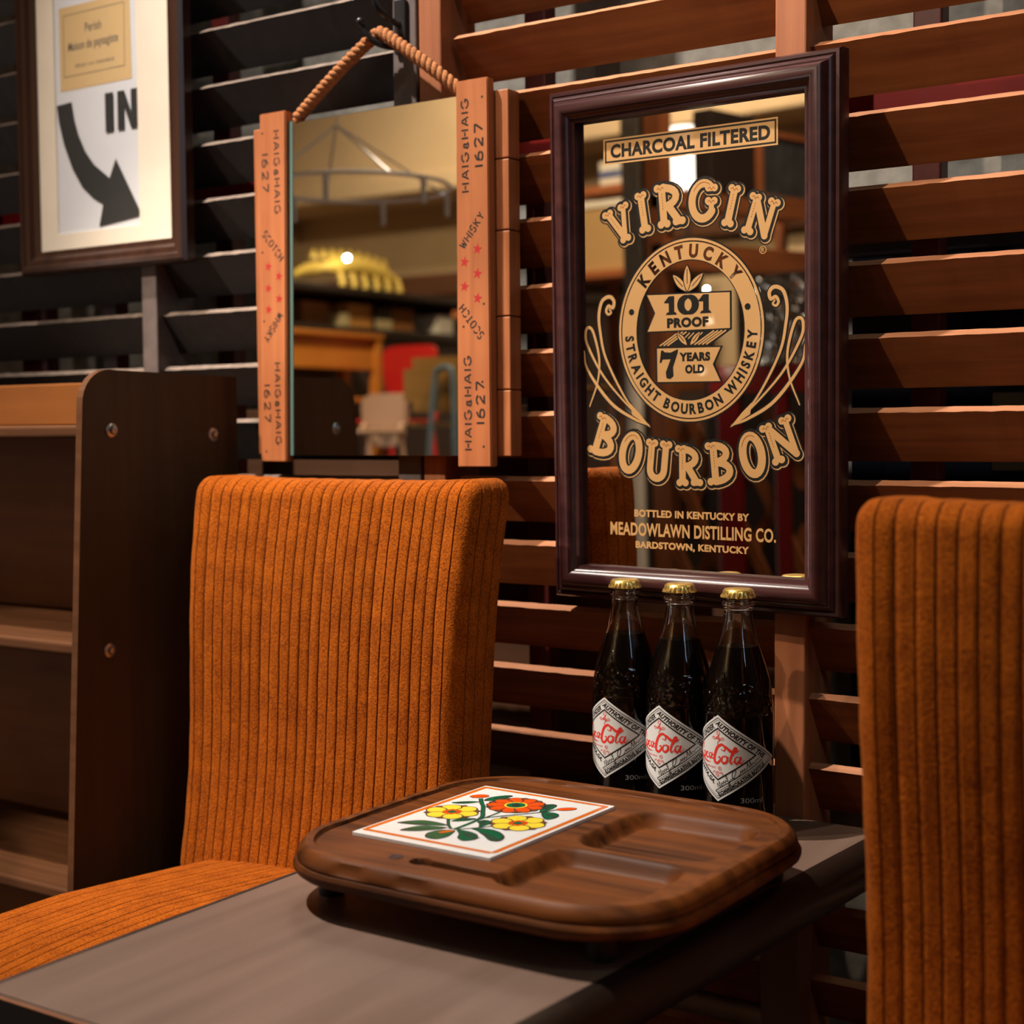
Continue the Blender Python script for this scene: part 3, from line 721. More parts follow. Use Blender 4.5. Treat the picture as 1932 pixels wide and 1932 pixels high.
# rope: three twisted strands on either side of the hook
def strands(path, R0, r, turns, parent):
    P = [Vector(p) for p in path]; L = [0]
    for a, c in zip(P[:-1], P[1:]): L.append(L[-1]+(c-a).length)
    N = 150; base = []
    for i in range(N+1):
        d = L[-1]*i/N; k = max(j for j in range(len(L)) if L[j] <= d+1e-9); k = min(k, len(P)-2)
        f = (d-L[k])/(L[k+1]-L[k]); base.append(P[k].lerp(P[k+1], f))
    mb = MB()
    for s in range(3):
        pts = []
        for i in range(N+1):
            tg = (base[min(i+1, N)]-base[max(i-1, 0)]).normalized(); n1 = tg.cross(Vector((0, 1, 0))).normalized(); n2 = tg.cross(n1)
            a = 2*math.pi*(turns*i/N+s/3); pts.append(base[i]+(n1*math.cos(a)+n2*math.sin(a))*R0)
        mb.tube(pts, r, 8)
    return mb
pth = catmull([(-1.252, 1.3935, 1.2700), (-1.2460, 1.3900, 1.2790), (-1.2399, 1.3850, 1.2825), (-1.1685, 1.3775, 1.326), (-1.1190, 1.3785, 1.3560), (-1.1090, 1.379, 1.3597), (-1.1000, 1.3785, 1.3555), (-1.0503, 1.3775, 1.3210), (-1.006, 1.3860, 1.2850), (-.995, 1.3960, 1.270)], 6)
strands(pth, .0040, .0041, 13, t).build('rope', M['rope'], t, smooth=True, angle=80)
t = thing('coat_hook', 'black iron double coat hook holding the rope of the crate mirror', 'hook', (-1.100, 1.40, 1.34))
b = MB(); b.box(-1.1055, -1.0885, 1.3995, 1.4045, 1.338, 1.402, .002); b.build('hook_plate', M['iron'], t)
b = MB(); b.tube(catmull([(-1.097, 1.402, 1.348), (-1.1005, 1.392, 1.3445), (-1.109, 1.3755, 1.3462), (-1.118, 1.368, 1.356), (-1.1255, 1.363, 1.3705)], 6), .0034, 10); b.build('lower_prong', M['iron'], t, smooth=True)
b = MB(); bb = bmesh.new(); bmesh.ops.create_uvsphere(bb, u_segments=16, v_segments=10, radius=.0052)
b.merge(bb, None, Matrix.Translation((-1.1258, 1.363, 1.3715))); b.build('prong_tip', M['iron'], t, smooth=True)
b = MB(); b.tube(catmull([(-1.097, 1.402, 1.372), (-1.100, 1.392, 1.374), (-1.107, 1.374, 1.386), (-1.113, 1.366, 1.408), (-1.119, 1.356, 1.432)], 6), .0036, 10); b.build('upper_prong', M['iron'], t, smooth=True)

# ------------------------------------------------------------------ bourbon bar mirror
bar = thing('bar_mirror', 'printed bourbon mirror in a dark mahogany frame behind the three bottles', 'mirror', local=True)
yw, le, ro = R(-3.0), R(1.3), R(-.45)
e1 = Vector((math.cos(yw), math.sin(yw), 0)); nv = Vector((math.sin(yw), -math.cos(yw), 0)); e2 = Vector((0, 0, 1))*math.cos(le)+nv*math.sin(le)
ax = e1*math.cos(ro)+e2*math.sin(ro); bx = e2*math.cos(ro)-e1*math.sin(ro); nz = ax.cross(bx)
mm = Matrix.Identity(4)
for i in range(3): mm[i][0] = ax[i]; mm[i][1] = bx[i]; mm[i][2] = nz[i]
mm.translation = Vector((-.7126, 1.3791, .9866)); bar.matrix_world = mm
mpm = lambda x, y, d: (x, y, d)
b = MB()
frame_prof(b, -.1702, .1702, -.2733, .2733, [(0, -.018), (0, -.004), (.002, -.0005), (.005, 0), (.0062, -.0015), (.0078, .0015), (.0105, .0035), (.0118, .003), (.0130, .006), (.0150, .0105), (.0185, .0135), (.0225, .0142), (.0265, .0125), (.0300, .0080), (.0325, .0045), (.0350, .0035), (.0362, .0030), (.0362, -.0070), (.010, -.018), (0, -.018)], mpm)
b.build('frame', M['mahog'], bar, smooth=True, angle=40)
b = MB(); b.quad([(-.150, -.255, -.006), (.150, -.255, -.006), (.150, .255, -.006), (-.150, .255, -.006)]); b.build('mirror_glass', M['mirror2'], bar)
b = MB(); b.box(-.150, .150, -.252, .252, -.017, -.0064); b.build('backing_board', M['board'], bar)
mp = lambda u, v, h: Vector((u/1000, v/1000, -.006+h))
# banner
A = Art(mp)
A.poly('gold', [(-103, 190.5), (101.2, 189.3), (101.2, 216.3), (-103, 217)])
A.stroke('blackg', [(-100.2, 193.0), (98.6, 191.9), (98.6, 213.7), (-100.2, 214.4)], 1.9, closed=True)
A.text('blackg', 'CHARCOAL FILTERED', -.6, 203.2, w=187, h=14.6, rot=R(-.3), bold=.045)
A.build('lettered_banner', bar)
# ornate letters
def bowl(x, y0, y1, rx, n=10):
    cy = (y0+y1)/2; ry = (y1-y0)/2
    return [(x, y1)]+[(x+rx*math.sin(R(a)), cy+ry*math.cos(R(a))) for a in [180*k/n for k in range(n+1)]]+[(x, y0)]
ORN = {   # strokes with widths, bone terminals (x, y, direction)
    'V': ([([(-9.5, 15), (1.5, -14)], 8.2), ([(9.5, 15), (2.5, -12)], 6.2)], [(-10.5, 17, 1), (10, 17, 1), (2, -16, -1)]),
    'I': ([([(0, 15), (0, -15)], 8.2)], [(0, 17, 1), (0, -17, -1)]),
    'R': ([([(-7, 15), (-7, -15)], 8.0), (bowl(-7, -1, 16.5, 15), 7.6), ([(-1, -1), (9, -16)], 8.0)], [(-8.5, 17, 1), (-7, -17, -1), (9.5, -16.5, -1)]),
    'G': ([(arc(0, 0, 12.5, 17, 50, 325, 20), 8.4), ([(9.5, -10), (9.5, -1.5), (6, -1.5)], 6.0)], [(8.5, 12.5, 1), (9, 0, 1)]),
    'N': ([([(-10, 15), (-10, -15)], 7.4), ([(-10, 16), (10, -17)], 7.6), ([(10, 15), (10, -17)], 6.4)], [(-11.5, 17, 1), (10, 17, 1), (-10, -17, -1)]),
    'B': ([([(-7, 15), (-7, -15)], 8.0), (bowl(-7, 1, 17, 13.5), 7.4), (bowl(-7, -17, 1, 16), 7.6)], [(-9, 17, 1), (-9, -17, -1)]),
    'O': ([(arc(0, 0, 9.5, 17.5, 0, 345, 24)+[(9.5, 0)], 8.4)], []),
    'U': ([([(-8, 15), (-8, -8)]+arc(0, -8, 8, 9, 180, 360, 10)[1:]+[(8, 15)], 7.6)], [(-8, 17, 1), (8, 17, 1)]),
}
def ornate(A, word):
    # word: (letter, x, y, rot, scale)
    for key, grow, dx, dy in (('blackg', 8.6, 1.1, -1.2), ('gold', 5.4, 1.4, -1.5), ('blackg', 4.3, .7, -.7), ('gold', -.5, 0, 0)):
        for ch, x, y, rot, sc in word:
            c, q = math.cos(R(rot)), math.sin(R(rot))
            f = lambda p: (x+dx+(p[0]*c-p[1]*q)*sc, y+dy+(p[0]*q+p[1]*c)*sc)
            for pts, w in ORN[ch][0]: A.stroke(key, [f(p) for p in pts], w*sc+grow*.92, cap=True)
            for bx_, by_, d in ORN[ch][1]:
                for s in (-3.4, 3.4):
                    px, py = f((bx_+s, by_)); A.disc(key, px, py, 3.9*sc+grow*.48)
    for ch, x, y, rot, sc in word:   # engraved stitch marks on the stems
        c, q = math.cos(R(rot)), math.sin(R(rot)); f = lambda p: (x+(p[0]*c-p[1]*q)*sc, y+(p[0]*q+p[1]*c)*sc)
        pts, w = ORN[ch][0][0]
        if ch not in 'OG':
            a, e = pts[0], pts[1]
            for k in range(6):
                g0, g1 = .12+.09*k, .12+.09*k+.045
                A.stroke('brown', [f((a[0]+(e[0]-a[0])*g0, a[1]+(e[1]-a[1])*g0)), f((a[0]+(e[0]-a[0])*g1, a[1]+(e[1]-a[1])*g1))], .7)
        else:
            A.stroke('brown', [f(p) for p in arc(0, 0, 10.6 if ch == 'O' else 13, 18, 150, 60, 8)], .6)
        for bx_, by_, d in ORN[ch][1]:
            if d > 0: A.stroke('brown', [f((bx_-4, by_-1)), f((bx_-2, by_+.6)), f((bx_, by_-2)), f((bx_+2, by_+.6)), f((bx_+4, by_-1))], .6)
    A.poly  # keep
A = Art(mp)
ornate(A, [('V', -83, 126, 19, 1.0), ('I', -54.5, 137, 9, 1.04), ('R', -22.5, 142, 4.5, 1.10), ('G', 17.5, 142.5, -4, 1.04), ('I', 49.5, 134.8, -14, 1.02), ('N', 82.5, 121.5, -19, 1.0)])
A.ring('gold', 84.7, 88.6, 3.6, 3.6, .6, 24); A.text('gold', 'R', 84.7, 88.6, h=4.2)
for o in A.build('word_lettering', bar): pass
A = Art(mp)
ornate(A, [('B', -104, -97.5, -20, 1.12), ('O', -72.2, -114.2, -13, 1.07), ('U', -38.8, -122.5, -6, 1.08), ('R', -1.5, -127, 0, 1.04), ('B', 36.5, -123.5, 5, 1.08), ('O', 72.3, -114.8, 11, 1.10), ('N', 105, -99.8, 21, 1.05)])
A.build('word_lettering', bar)
# round seal
CX, CY = 0.3, 12.6
A = Art(mp, base=.00035)
A.ring('blackg', CX, CY, 75, 83.3, 24.0, 96)
A.ring('gold', CX, CY, 74.8, 83.0, 21.6, 96)
A.ring('mirror2', CX, CY, 82.6, 91.0, .9, 96)
A.ring('blackg', CX, CY, 82.0, 90.3, .5, 96)
for k, (s, a0, a1, ins) in enumerate((('KENTUCKY', 138, 43, False), ('STRAIGHT BOURBON WHISKEY', 184.5, 355.5, True))):
    bo = .045 if ins else .05; h = 11.2 if ins else 12.6; gh = glyphs('H', bo, 0); fac = h/(gh[5]-gh[4])*(.84 if ins else .80)
    wd = [(3.2 if ch == ' ' else (glyphs(ch, bo, 0)[3]-glyphs(ch, bo, 0)[2])*fac) for ch in s]; gap = 2.6 if ins else 4.6
    tot = sum(wd)+gap*(len(s)-1); cur = wd[0]/2; span = tot-wd[0]/2-wd[-1]/2; acc = 0
    for i, ch in enumerate(s):
        if i: acc += wd[i-1]/2+gap+wd[i]/2
        if ch == ' ': continue
        a = R(a0+(a1-a0)*acc/span); rx, ry = 72.8, 80.8
        x, y = CX+rx*math.cos(a), CY+ry*math.sin(a); rot = math.atan2(ry*math.cos(a), -rx*math.sin(a))+(0 if ins else math.pi)
        if not ins:
            A.text('blackg', ch, x, y, w=wd[i]+1.6, h=h+1.6, rot=rot, bold=bo); A.text('mirror2', ch, x, y, w=wd[i], h=h, rot=rot, bold=.02)
        else: A.text('blackg', ch, x, y, w=wd[i], h=h, rot=rot, bold=bo)
A.disc('blackg', -69.5, 34.2, 3.3); A.disc('blackg', 67.6, 33.7, 3.3)
A.build('round_seal', bar)
# banners inside the seal
A = Art(mp, base=.0006)
def panel(A, pts, lw=1.6):
    A.poly('gold', pts); A.stroke('blackg', pts, lw, closed=True)
panel(A, [(-51, 51.5), (48.4, 49.8), (48.4, 12.3), (-50.8, 12.3), (-41.2, 31.8)])
panel(A, [(-39.2, -4.2), (37.8, -5.0), (28.6, -22.8), (37.6, -40.8), (-38.9, -40.6)])
def leaf(A, x0, y0, x1, y1, w, key='gold'):
    dx, dy = x1-x0, y1-y0; n = 10; l, r = [], []
    for k in range(n+1):
        f = k/n; wd = w*math.sin(math.pi*f)**.8 if 0 < f < 1 else 0
        l.append((x0+dx*f-dy/math.hypot(dx, dy)*wd, y0+dy*f+dx/math.hypot(dx, dy)*wd)); r.append((x0+dx*f+dy/math.hypot(dx, dy)*wd, y0+dy*f-dx/math.hypot(dx, dy)*wd))
    A.poly(key, l+r[::-1][1:-1]); A.stroke('blackg', l+r[::-1][1:-1], 1.0, closed=True)
    A.stroke('blackg', [(x0+dx*.3, y0+dy*.3), (x0+dx*.85, y0+dy*.85)], .9)
A.poly('blackg', [(-38.5, -3.2), (-14, 11.8), (48.4, 11.8), (24, -3.4)])
for k in range(13):
    xx = -35+k*4.6; 
    if -12 < xx+10 < 14: continue
    A.stroke('gold', [(xx, -2.4), (xx+23, 11.2)], 1.5)
for k in range(4): A.stroke('gold', [(-6+k*5, 4), (1+k*5, 10)], 1.2)
leaf(A, -2, 51.8, -18.8, 70.5, 4.2); leaf(A, -1.5, 51.8, 17.2, 70.2, 4.2); leaf(A, -1.8, 51.8, -1.7, 79.5, 4.4)
leaf(A, -2, -3.0, -14.5, 11, 3.2); leaf(A, 1, -3.0, 13.5, 11, 3.2)
def one(A, x): A.stroke('blackg', [(x, 31), (x, 48)], 6.6); A.poly('blackg', [(x-7.2, 29.2), (x+6.6, 29.2), (x+4.6, 32), (x-5, 32)]); A.poly('blackg', [(x-3.2, 48.4), (x+3.2, 48.4), (x, 41), (x-9, 41.5), (x-8.4, 43)])
one(A, -20.5); one(A, 20.2)
n = 28; A.stroke('blackg', [(-.8+8.6*math.cos(2*math.pi*k/n), 38.8+8.2*math.sin(2*math.pi*k/n)) for k in range(n)], [3.4+5.2*abs(math.cos(2*math.pi*k/n)) for k in range(n)], closed=True)
A.text('blackg', 'PROOF', -1.5, 20.8, w=49, h=10.4, bold=.06)
A.poly('blackg', [(-33.5, -7.5), (-31, -7), (-29.5, -9), (-22, -9.6), (-13, -6.2), (-13.4, -10), (-19.2, -25), (-18.6, -34), (-22.5, -37), (-27.2, -36), (-28, -30), (-22, -16.5), (-31.5, -16.6), (-33.3, -20.2), (-35.3, -20)])
A.text('blackg', 'YEARS', 6.6, -14.6, w=36.5, h=9.2, bold=.06); A.text('blackg', 'OLD', 6.6, -27.2, w=22.6, h=9.2, bold=.06)
A.build('inner_banners', bar)
# scrolls either side
A = Art(mp, base=.0003)
SC = [([(-97.5, 38.5), (-95.3, 35.0), (-99, 33.2), (-101.5, 37), (-98.5, 42), (-93.2, 40), (-91.4, 46), (-95, 51), (-101, 51.2), (-107.3, 46.4), (-110.8, 33.0), (-109.6, 16), (-102.8, -12.8), (-81.0, -52.2), (-60, -77.5), (-49, -85.7)], 3.0),
      ([(-124.1, -64.6), (-113.4, -38.1), (-111.2, -12.6), (-118.5, 15), (-125.0, 20.2), (-128.2, 14), (-125.2, -0.3), (-105.1, -33.2), (-73.2, -65.8), (-49.6, -84.9)], 2.5),
      ([(-130.3, -5.2), (-125.6, -25.9), (-97.3, -60.5), (-68, -78), (-49.6, -84.9)], 2.7)]
for key, g in (('blackg', 2.4), ('gold', 0)):
    for sgn in (1, -1):
        for pts, w in SC:
            c = catmull([(p[0]*sgn+(0.8 if sgn < 0 else 0)-.6*(sgn < 0), p[1]) for p in pts], 7)
            n_ = len(c); A.stroke(key, c, [(w*(.55+.75*math.sin(math.pi*min(1, i/n_*1.05))) + g) for i in range(n_)], cap=True)
        A.poly(key, [(sgn*(-72-g*.3), -62), (sgn*(-70-g*.3), -74-g*.2), (sgn*(-47+g*.6), -87.5-g*.5), (sgn*(-61+g*.4), -72+g*.4)]) if key == 'gold' else None
A.build('scrollwork', bar)
A = Art(mp)
A.text('gold', 'BOTTLED IN KENTUCKY BY', -.1, -178.4, w=137, h=7.9, bold=.045)
A.text('gold', 'MEADOWLAWN DISTILLING CO.', -.4, -195.7, w=197.5, h=14.2, bold=.03)
A.text('gold', 'BARDSTOWN, KENTUCKY', .4, -212.6, w=135.5, h=8.8, bold=.045)
A.build('address_lettering', bar)

# ------------------------------------------------------------------ serving board with inlaid tile
BX0, BX1, BY0, BY1 = -.858, -.507, .906, 1.224
bcx, bcy = (BX0+BX1)/2, (BY0+BY1)/2; bhx, bhy = (BX1-BX0)/2, (BY1-BY0)/2
tray = thing('serving_board', 'brown wooden serving board with two hollows and an inlaid flower tile on the table', 'serving board', (bcx, bcy, .5035))
TZ = .5555
def bpt(a, off):
    # rounded rectangle with slightly bowed sides at angle a, grown by off
    rc = .075; ix, iy = bhx-rc, bhy-rc
    c, s = math.cos(a), math.sin(a); lo, hi = 0, 1
    def sd(x, y):
        qx, qy = abs(x)-ix, abs(y)-iy
        d = math.hypot(max(qx, 0), max(qy, 0))+min(max(qx, qy), 0)-rc
        return d-.003*(1-min(1, (x/bhx)**2)*min(1, (y/bhy)**2))
    for _ in range(30):
        mid = (lo+hi)/2
        if sd(c*mid, s*mid) < off: lo = mid
        else: hi = mid
    return c*lo, s*lo
def sdbox(x, y, cx, cy, hx, hy, r):
    qx, qy = abs(x-cx)-hx+r, abs(y-cy)-hy+r
    return math.hypot(max(qx, 0), max(qy, 0))+min(max(qx, qy), 0)-r
def sm(a, b_, x):
    f = max(0, min(1, (x-a)/(b_-a))); return f*f*(3-2*f)
def height(X, Y, edge):
    h = -.0035*sm(.0068, .0082, edge)
    d = sdbox(X, Y, -.594, 1.117, .064, .066, .030); h -= .013*sm(0.0012, -.013, d)
    d = sdbox(X, Y, -.594, .984, .064, .058, .026); h -= .013*sm(0.0012, -.013, d)
    d = sdbox(X, Y, -.690, .9425, .040, .0058, .0056); d = min(d, math.hypot(X+.727, Y-.9425)-.0085); h -= .007*sm(.001, -.0018, d)
    return h
b = MB(); NA = 460; rows = []; NR = 150; Bp = [bpt(2*math.pi*k/NA, 0) for k in range(NA)]
for i in range(NR+1):
    mfrac = (i/NR)**.8 if i else 0.0
    row = []
    for k in range(NA):
        x, y = Bp[k][0]*max(mfrac, .002), Bp[k][1]*max(mfrac, .002)
        edge = math.hypot(*Bp[k])*(1-mfrac)
        row.append((bcx+x, bcy+y, TZ+height(bcx+x, bcy+y, edge)))
    rows.append(row)
for off_, dz in ((.0008, -.0003), (.0030, -.0020), (.0062, -.0058), (.0078, -.0098), (.0078, -.0120), (.0060, -.0124), (.0060, -.0130), (.0092, -.0140), (.0108, -.0168), (.0108, -.0195), (.0095, -.0225), (.0065, -.0248), (.0025, -.0255)):
    row = []
    for k in range(NA):
        px, py = bpt(2*math.pi*k/NA, off_)
        X, Y = bcx+px, bcy+py
        if Y < .935 and off_ in (.0062, .0078) and dz > -.0110:      # finger scallops cut into the front bevel
            for sx in (-.766, -.702): Y += .0026*sm(.024, .006, abs(X-sx))
        row.append((X, Y, TZ+dz))
    rows.append(row)
V = b.grid(rows, None, close=True); b.bm.faces.new(V[-1]); b.bm.faces.new(V[0][::-1])
b.build('board', M['tray'], tray, smooth=True, angle=28)
b = MB(); mb = MB(); mb.lathe([(.0062, 0), (.0062, .0004)], 24); b.merge(mb.bm, None, Matrix.Translation((-.752, .9415, TZ-.0035))); b.build('magnet', plain('dark_plug', (.02, .014, .018), .4), tray)
for fx, fy in ((-.835, .957), (-.560, .945), (-.535, 1.192), (-.825, 1.188)):
    b = MB(); mb = MB(); mb.lathe([(.0105, 0), (.0115, .004), (.0115, .0275)], 24); b.merge(mb.bm, None, Matrix.Translation((fx, fy, .5036))); b.build('foot', M['rubber'], tray, smooth=True)
tl = MB()
tcx, tcy = -.7512, 1.0709; thx, thy = .0728, .0982; ta = R(-.7)
loc = tray.location
tm = Matrix.Translation((tcx, tcy, 0)) @ Matrix.Rotation(ta, 4, 'Z')
mb = MB(); mb.box(-thx, thx, -thy, thy, TZ-.006, TZ-.0004, .0005); tl.merge(mb.bm, None, tm)  # tile set into the board
tile = tl.build('ceramic_tile', M['tile'], tray); tile['label'] = 'white glazed tile painted with orange and yellow flowers'
toff = Vector(tray['_off'])
A = Art(lambda u, v, h: (tm @ Vector((u/1000, v/1000, TZ-.0004+h)))-toff, base=.0001, dz=1.5e-6)
for a, c in (((-67.5, -87), (63.5, -87)), ((67, -84), (67, 91.5)), ((64, 91.8), (-65.5, 91.8)), ((-68, -82), (-68, 91.8))): A.stroke('orange', [a, c], 5.2, cap=True)
def tleaf(A, pts, veins=3):
    c = catmull(pts, 8, closed=True); A.poly('black', [(p.x+.0, p.y) for p in c])
    cx = sum(p.x for p in c)/len(c); cy = sum(p.y for p in c)/len(c)
    A.poly('green', [(cx+(p.x-cx)*.86, cy+(p.y-cy)*.86) for p in c])
    p0, p1 = Vector(pts[0][:2]), Vector(pts[len(pts)//2][:2]); d = p1-p0; nn = Vector((-d.y, d.x)).normalized()
    for k in range(veins):
        o_ = (k-(veins-1)/2)*1.9; A.stroke('black', [tuple(p0+d*.35+nn*o_*.5), tuple(p0+d*.95+nn*o_)], .8)
S_ = lambda pts, w, key='green': (A.stroke('black', catmull(pts, 6), w+1.6), A.stroke(key, catmull(pts, 6), w))
S_([(-46.5, 54), (-36, 41), (-27.6, 31.7), (-16, 15), (-7.2, 1.9), (-3.7, -13.6), (-2.7, -33), (-2.8, -46)], 2.8)
S_([(-2.9, 23), (-2.6, 5), (-3.7, -13.6)], 1.0); S_([(35.6, 57.7), (28.3, 41.4), (10.8, 19.4), (-4, -3)], 1.0)
S_([(-32, -14), (-24, -26), (-14.5, -37.8), (-5.6, -46.3)], 1.5); S_([(19, -18), (13.3, -28.5), (-.7, -44.7)], .9)
tleaf(A, [(-39.2, 49), (-41.5, 62), (-34, 76), (-26.5, 78), (-27, 64), (-31, 54)]); tleaf(A, [(-39.6, 43.2), (-48, 41), (-57, 33), (-60.3, 26.8), (-53, 27), (-45, 33)])
tleaf(A, [(-15, -39), (-28, -35), (-46, -37.5), (-58.6, -54.4), (-46, -54), (-30, -48)]); tleaf(A, [(-10.5, -45), (-24, -47), (-36, -54), (-41, -72.8), (-28, -69), (-17, -58)])
tleaf(A, [(-21, -26), (-20, -15), (-13, -8), (-7.4, -7.1), (-8.5, -15), (-14, -22)]); tleaf(A, [(-.3, -48.4), (-12, -54), (-15, -68), (-8, -79), (3, -79), (7, -68), (4, -56)], 1)
tleaf(A, [(0, -45.5), (11, -44), (23, -48), (32, -60), (26, -71), (16, -66), (9, -55)], 5); tleaf(A, [(8.6, -35.5), (20, -29), (34, -31), (48, -42), (52, -55), (44, -58), (30, -48), (18, -40)], 4)
tleaf(A, [(12, -29), (5, -20), (-1, -14), (2, -6), (9, -8), (13, -17)], 4)
tleaf(A, [(28, 42), (22, 52), (17, 64), (21, 72), (28, 70), (31, 56)], 5); tleaf(A, [(30, 42), (37, 47), (46, 45), (51, 34), (48, 24), (40, 28)], 5)
A.disc('black', -4, -55.5, 8.2, 3.6, rot=R(60)); A.disc('orange', -4, -55.5, 7.6, 3.1, rot=R(60))
def flower(x, y, r, n, pc, bc, ctr, a0=0):
    A.poly('black', [(x+(r+1)*math.cos(R(a0+360/n*k+180/n)), y+(r+1)*math.sin(R(a0+360/n*k+180/n))) for k in range(n)])
    A.poly(bc, [(x+r*.97*math.cos(R(a0+360/n*k+180/n)), y+r*.97*math.sin(R(a0+360/n*k+180/n))) for k in range(n)])
    for k in range(n):
        a = R(a0+360/n*k); pw = r*math.sin(math.pi/n)*.74
        A.disc('black', x+r*.64*math.cos(a), y+r*.64*math.sin(a), r*.36+.9, pw+.9, rot=a); A.disc(pc, x+r*.64*math.cos(a), y+r*.64*math.sin(a), r*.36-.3, pw-.5, rot=a)
    if ctr == 0:
        A.disc('black', x, y, r*.36+.5, n=6); A.disc('redor', x, y, r*.36, n=6); A.disc('green', x, y, r*.18, n=8)
        for k in range(6): A.disc('brown', x+r*.24*math.cos(R(60*k)), y+r*.24*math.sin(R(60*k)), r*.05)
    else:
        A.disc('yellow', x, y, r*.40); A.disc('black', x, y, r*.33); A.disc('green', x, y, r*.30); A.disc('black', x, y, r*.14)
flower(-39.7, .4, 25, 6, 'yellow', 'brown', 0, 8); flower(32.5, .4, 25, 6, 'yellow', 'brown', 0, 8); flower(-4.3, 50.6, 27, 9, 'redor', 'brown', 1, 5)
A.disc('black', -52.3, 60, 9.2, 6.4, rot=R(45)); A.disc('redor', -52.3, 60, 8.6, 5.8, rot=R(45)); A.disc('black', 42.2, 63.8, 9.6, 5.2, rot=R(45)); A.disc('redor', 42.2, 63.8, 9, 4.6, rot=R(45))
tile['_off'] = tuple(toff)
A.build('painted_flowers', tile)

# ------------------------------------------------------------------ three cola bottles
BR = .0342
bot = thing('cola_bottle', 'x', 'bottle', (0, 0, .5036), 'cola bottles on the table', local=True)
prof = [(.0, 0.004), (.018, .003), (.026, .0008), (.0315, .0008), (.0338, .004), (.0344, .010), (BR, .018), (BR, .118), (.0338, .128), (.0326, .140), (.0300, .153), (.0262, .166), (.0222, .178), (.0186, .189), (.0160, .200), (.0143, .211), (.0136, .218), (.0140, .2205), (.0163, .2222), (.0166, .2245), (.0150, .2262), (.0143, .2275), (.0143, .2335)]
inn = [(.0108, .2335), (.0108, .214), (.0125, .205), (.0150, .194), (.0185, .1830), (.0225, .1715), (.0262, .160), (.0290, .147), (.0306, .130), (.0312, .115), (.0312, .018), (.0290, .010), (.012, .0085), (.0, .0085)]
b = MB(); rows = [[(r*math.cos(2*math.pi*k/64), r*math.sin(2*math.pi*k/64), z) for k in range(64)] for r, z in [(max(r, .0005), z) for r, z in prof+inn]]
V = b.grid(rows, None, close=True); b.bm.faces.new(V[0][::-1]); b.bm.faces.new(V[-1])
b.build('glass_body', M['bglass'], bot, smooth=True, angle=60)
lq = [(.002, .0080), (.012, .0080), (.0293, .0096), (.0317, .018), (.0317, .115), (.0311, .130), (.0295, .147), (.0267, .160), (.0230, .1715), (.0192, .1825), (.0190, .1832), (.002, .1830)]
b = MB(); b.lathe(lq, 64); b.build('cola', M['cola'], bot, smooth=True, angle=50)
b = MB()
def flute(r, z, a): return r*(1+(.07*math.cos(21*a) if z < .2345 and r > .0150 else 0))
b.lathe([(.0140, .2312), (.0163, .2305), (.0160, .2325), (.0155, .2345), (.0148, .2372), (.0130, .2388), (.0090, .2392), (.001, .2393)], 84, wob=flute); b.build('crown_cap', M['cap'], bot, smooth=True, angle=60)
LA = R(-90-9)   # label faces slightly left of the front
def cyl(rad): return lambda s, tt, h: Vector(((rad+h)*math.cos(LA+s/1000/rad), (rad+h)*math.sin(LA+s/1000/rad), .0775+tt/1000))
A = Art(cyl(BR), base=.0002, dz=1.5e-6, maxlen=4)
HW, HH = 63.0, 42.0
dia = lambda cx, cy, w, h: [(cx, cy+h), (cx+w, cy), (cx, cy-h), (cx-w, cy)]
def sub4(pts, n=14): return [(pts[i][0]+(pts[(i+1) % 4][0]-pts[i][0])*k/n, pts[i][1]+(pts[(i+1) % 4][1]-pts[i][1])*k/n) for i in range(4) for k in range(n)]
b = MB(); f_ = cyl(BR); rows = []
for i in range(61):
    tt = -HH+.02+(2*HH-.04)*i/60; w_ = HW*(1-abs(tt)/HH)
    rows.append([f_(-w_+2*w_*k/60, tt, .0002) for k in range(61)])
b.grid(rows); lab = b.build('label', M['label'], bot, smooth=True, angle=180)
A = Art(cyl(BR), base=.00026, dz=1.5e-6, maxlen=4)
sl_ = math.atan2(HH, HW); k_ = HH/HW
A.stroke('black', sub4(dia(0, 0, HW*.935, HH*.935)), .8, closed=True); A.stroke('black', sub4(dia(0, 0, HW*.885, HH*.885)), .45, closed=True)
A.stroke('black', sub4(dia(0, 4, 37.5, 25)), 1.5, closed=True)
ln = lambda x0, y0, x1, n=16: [(x0+(x1-x0)*k/n, y0+k_*(x1-x0)*k/n) for k in range(n+1)]
A.stroke('black', ln(-2.5, -31.8, 45), .8); A.stroke('black', ln(-1.0, -33.2, 46), .45)
A.stroke('black', [(-2.5, -31.8), (3.5, -36.2)], .8)
A.text('black', 'AUTHORITY OF THE', 23.0, 18.6, w=60, h=5.3, rot=-sl_, bold=.05, shear=.25)
A.text('black', 'BOTTLED UNDER', -24.5, 17.8, w=47, h=5.3, rot=sl_, bold=.05, shear=.25)
A.text('black', 'CO. ATLANTA,GA.', -24.5, -10.4, w=50, h=5.3, rot=-sl_, bold=.05, shear=.25)
A.text('black', 'COMMEMORATIVE BOTTLE', 24.0, -20.4, w=56, h=4.6, rot=sl_, bold=.05)
c_, q_ = math.cos(sl_), math.sin(sl_)
sg = lambda u, v: (22+u*c_-v*1.5*q_, -12.2+u*q_+v*1.5*c_)
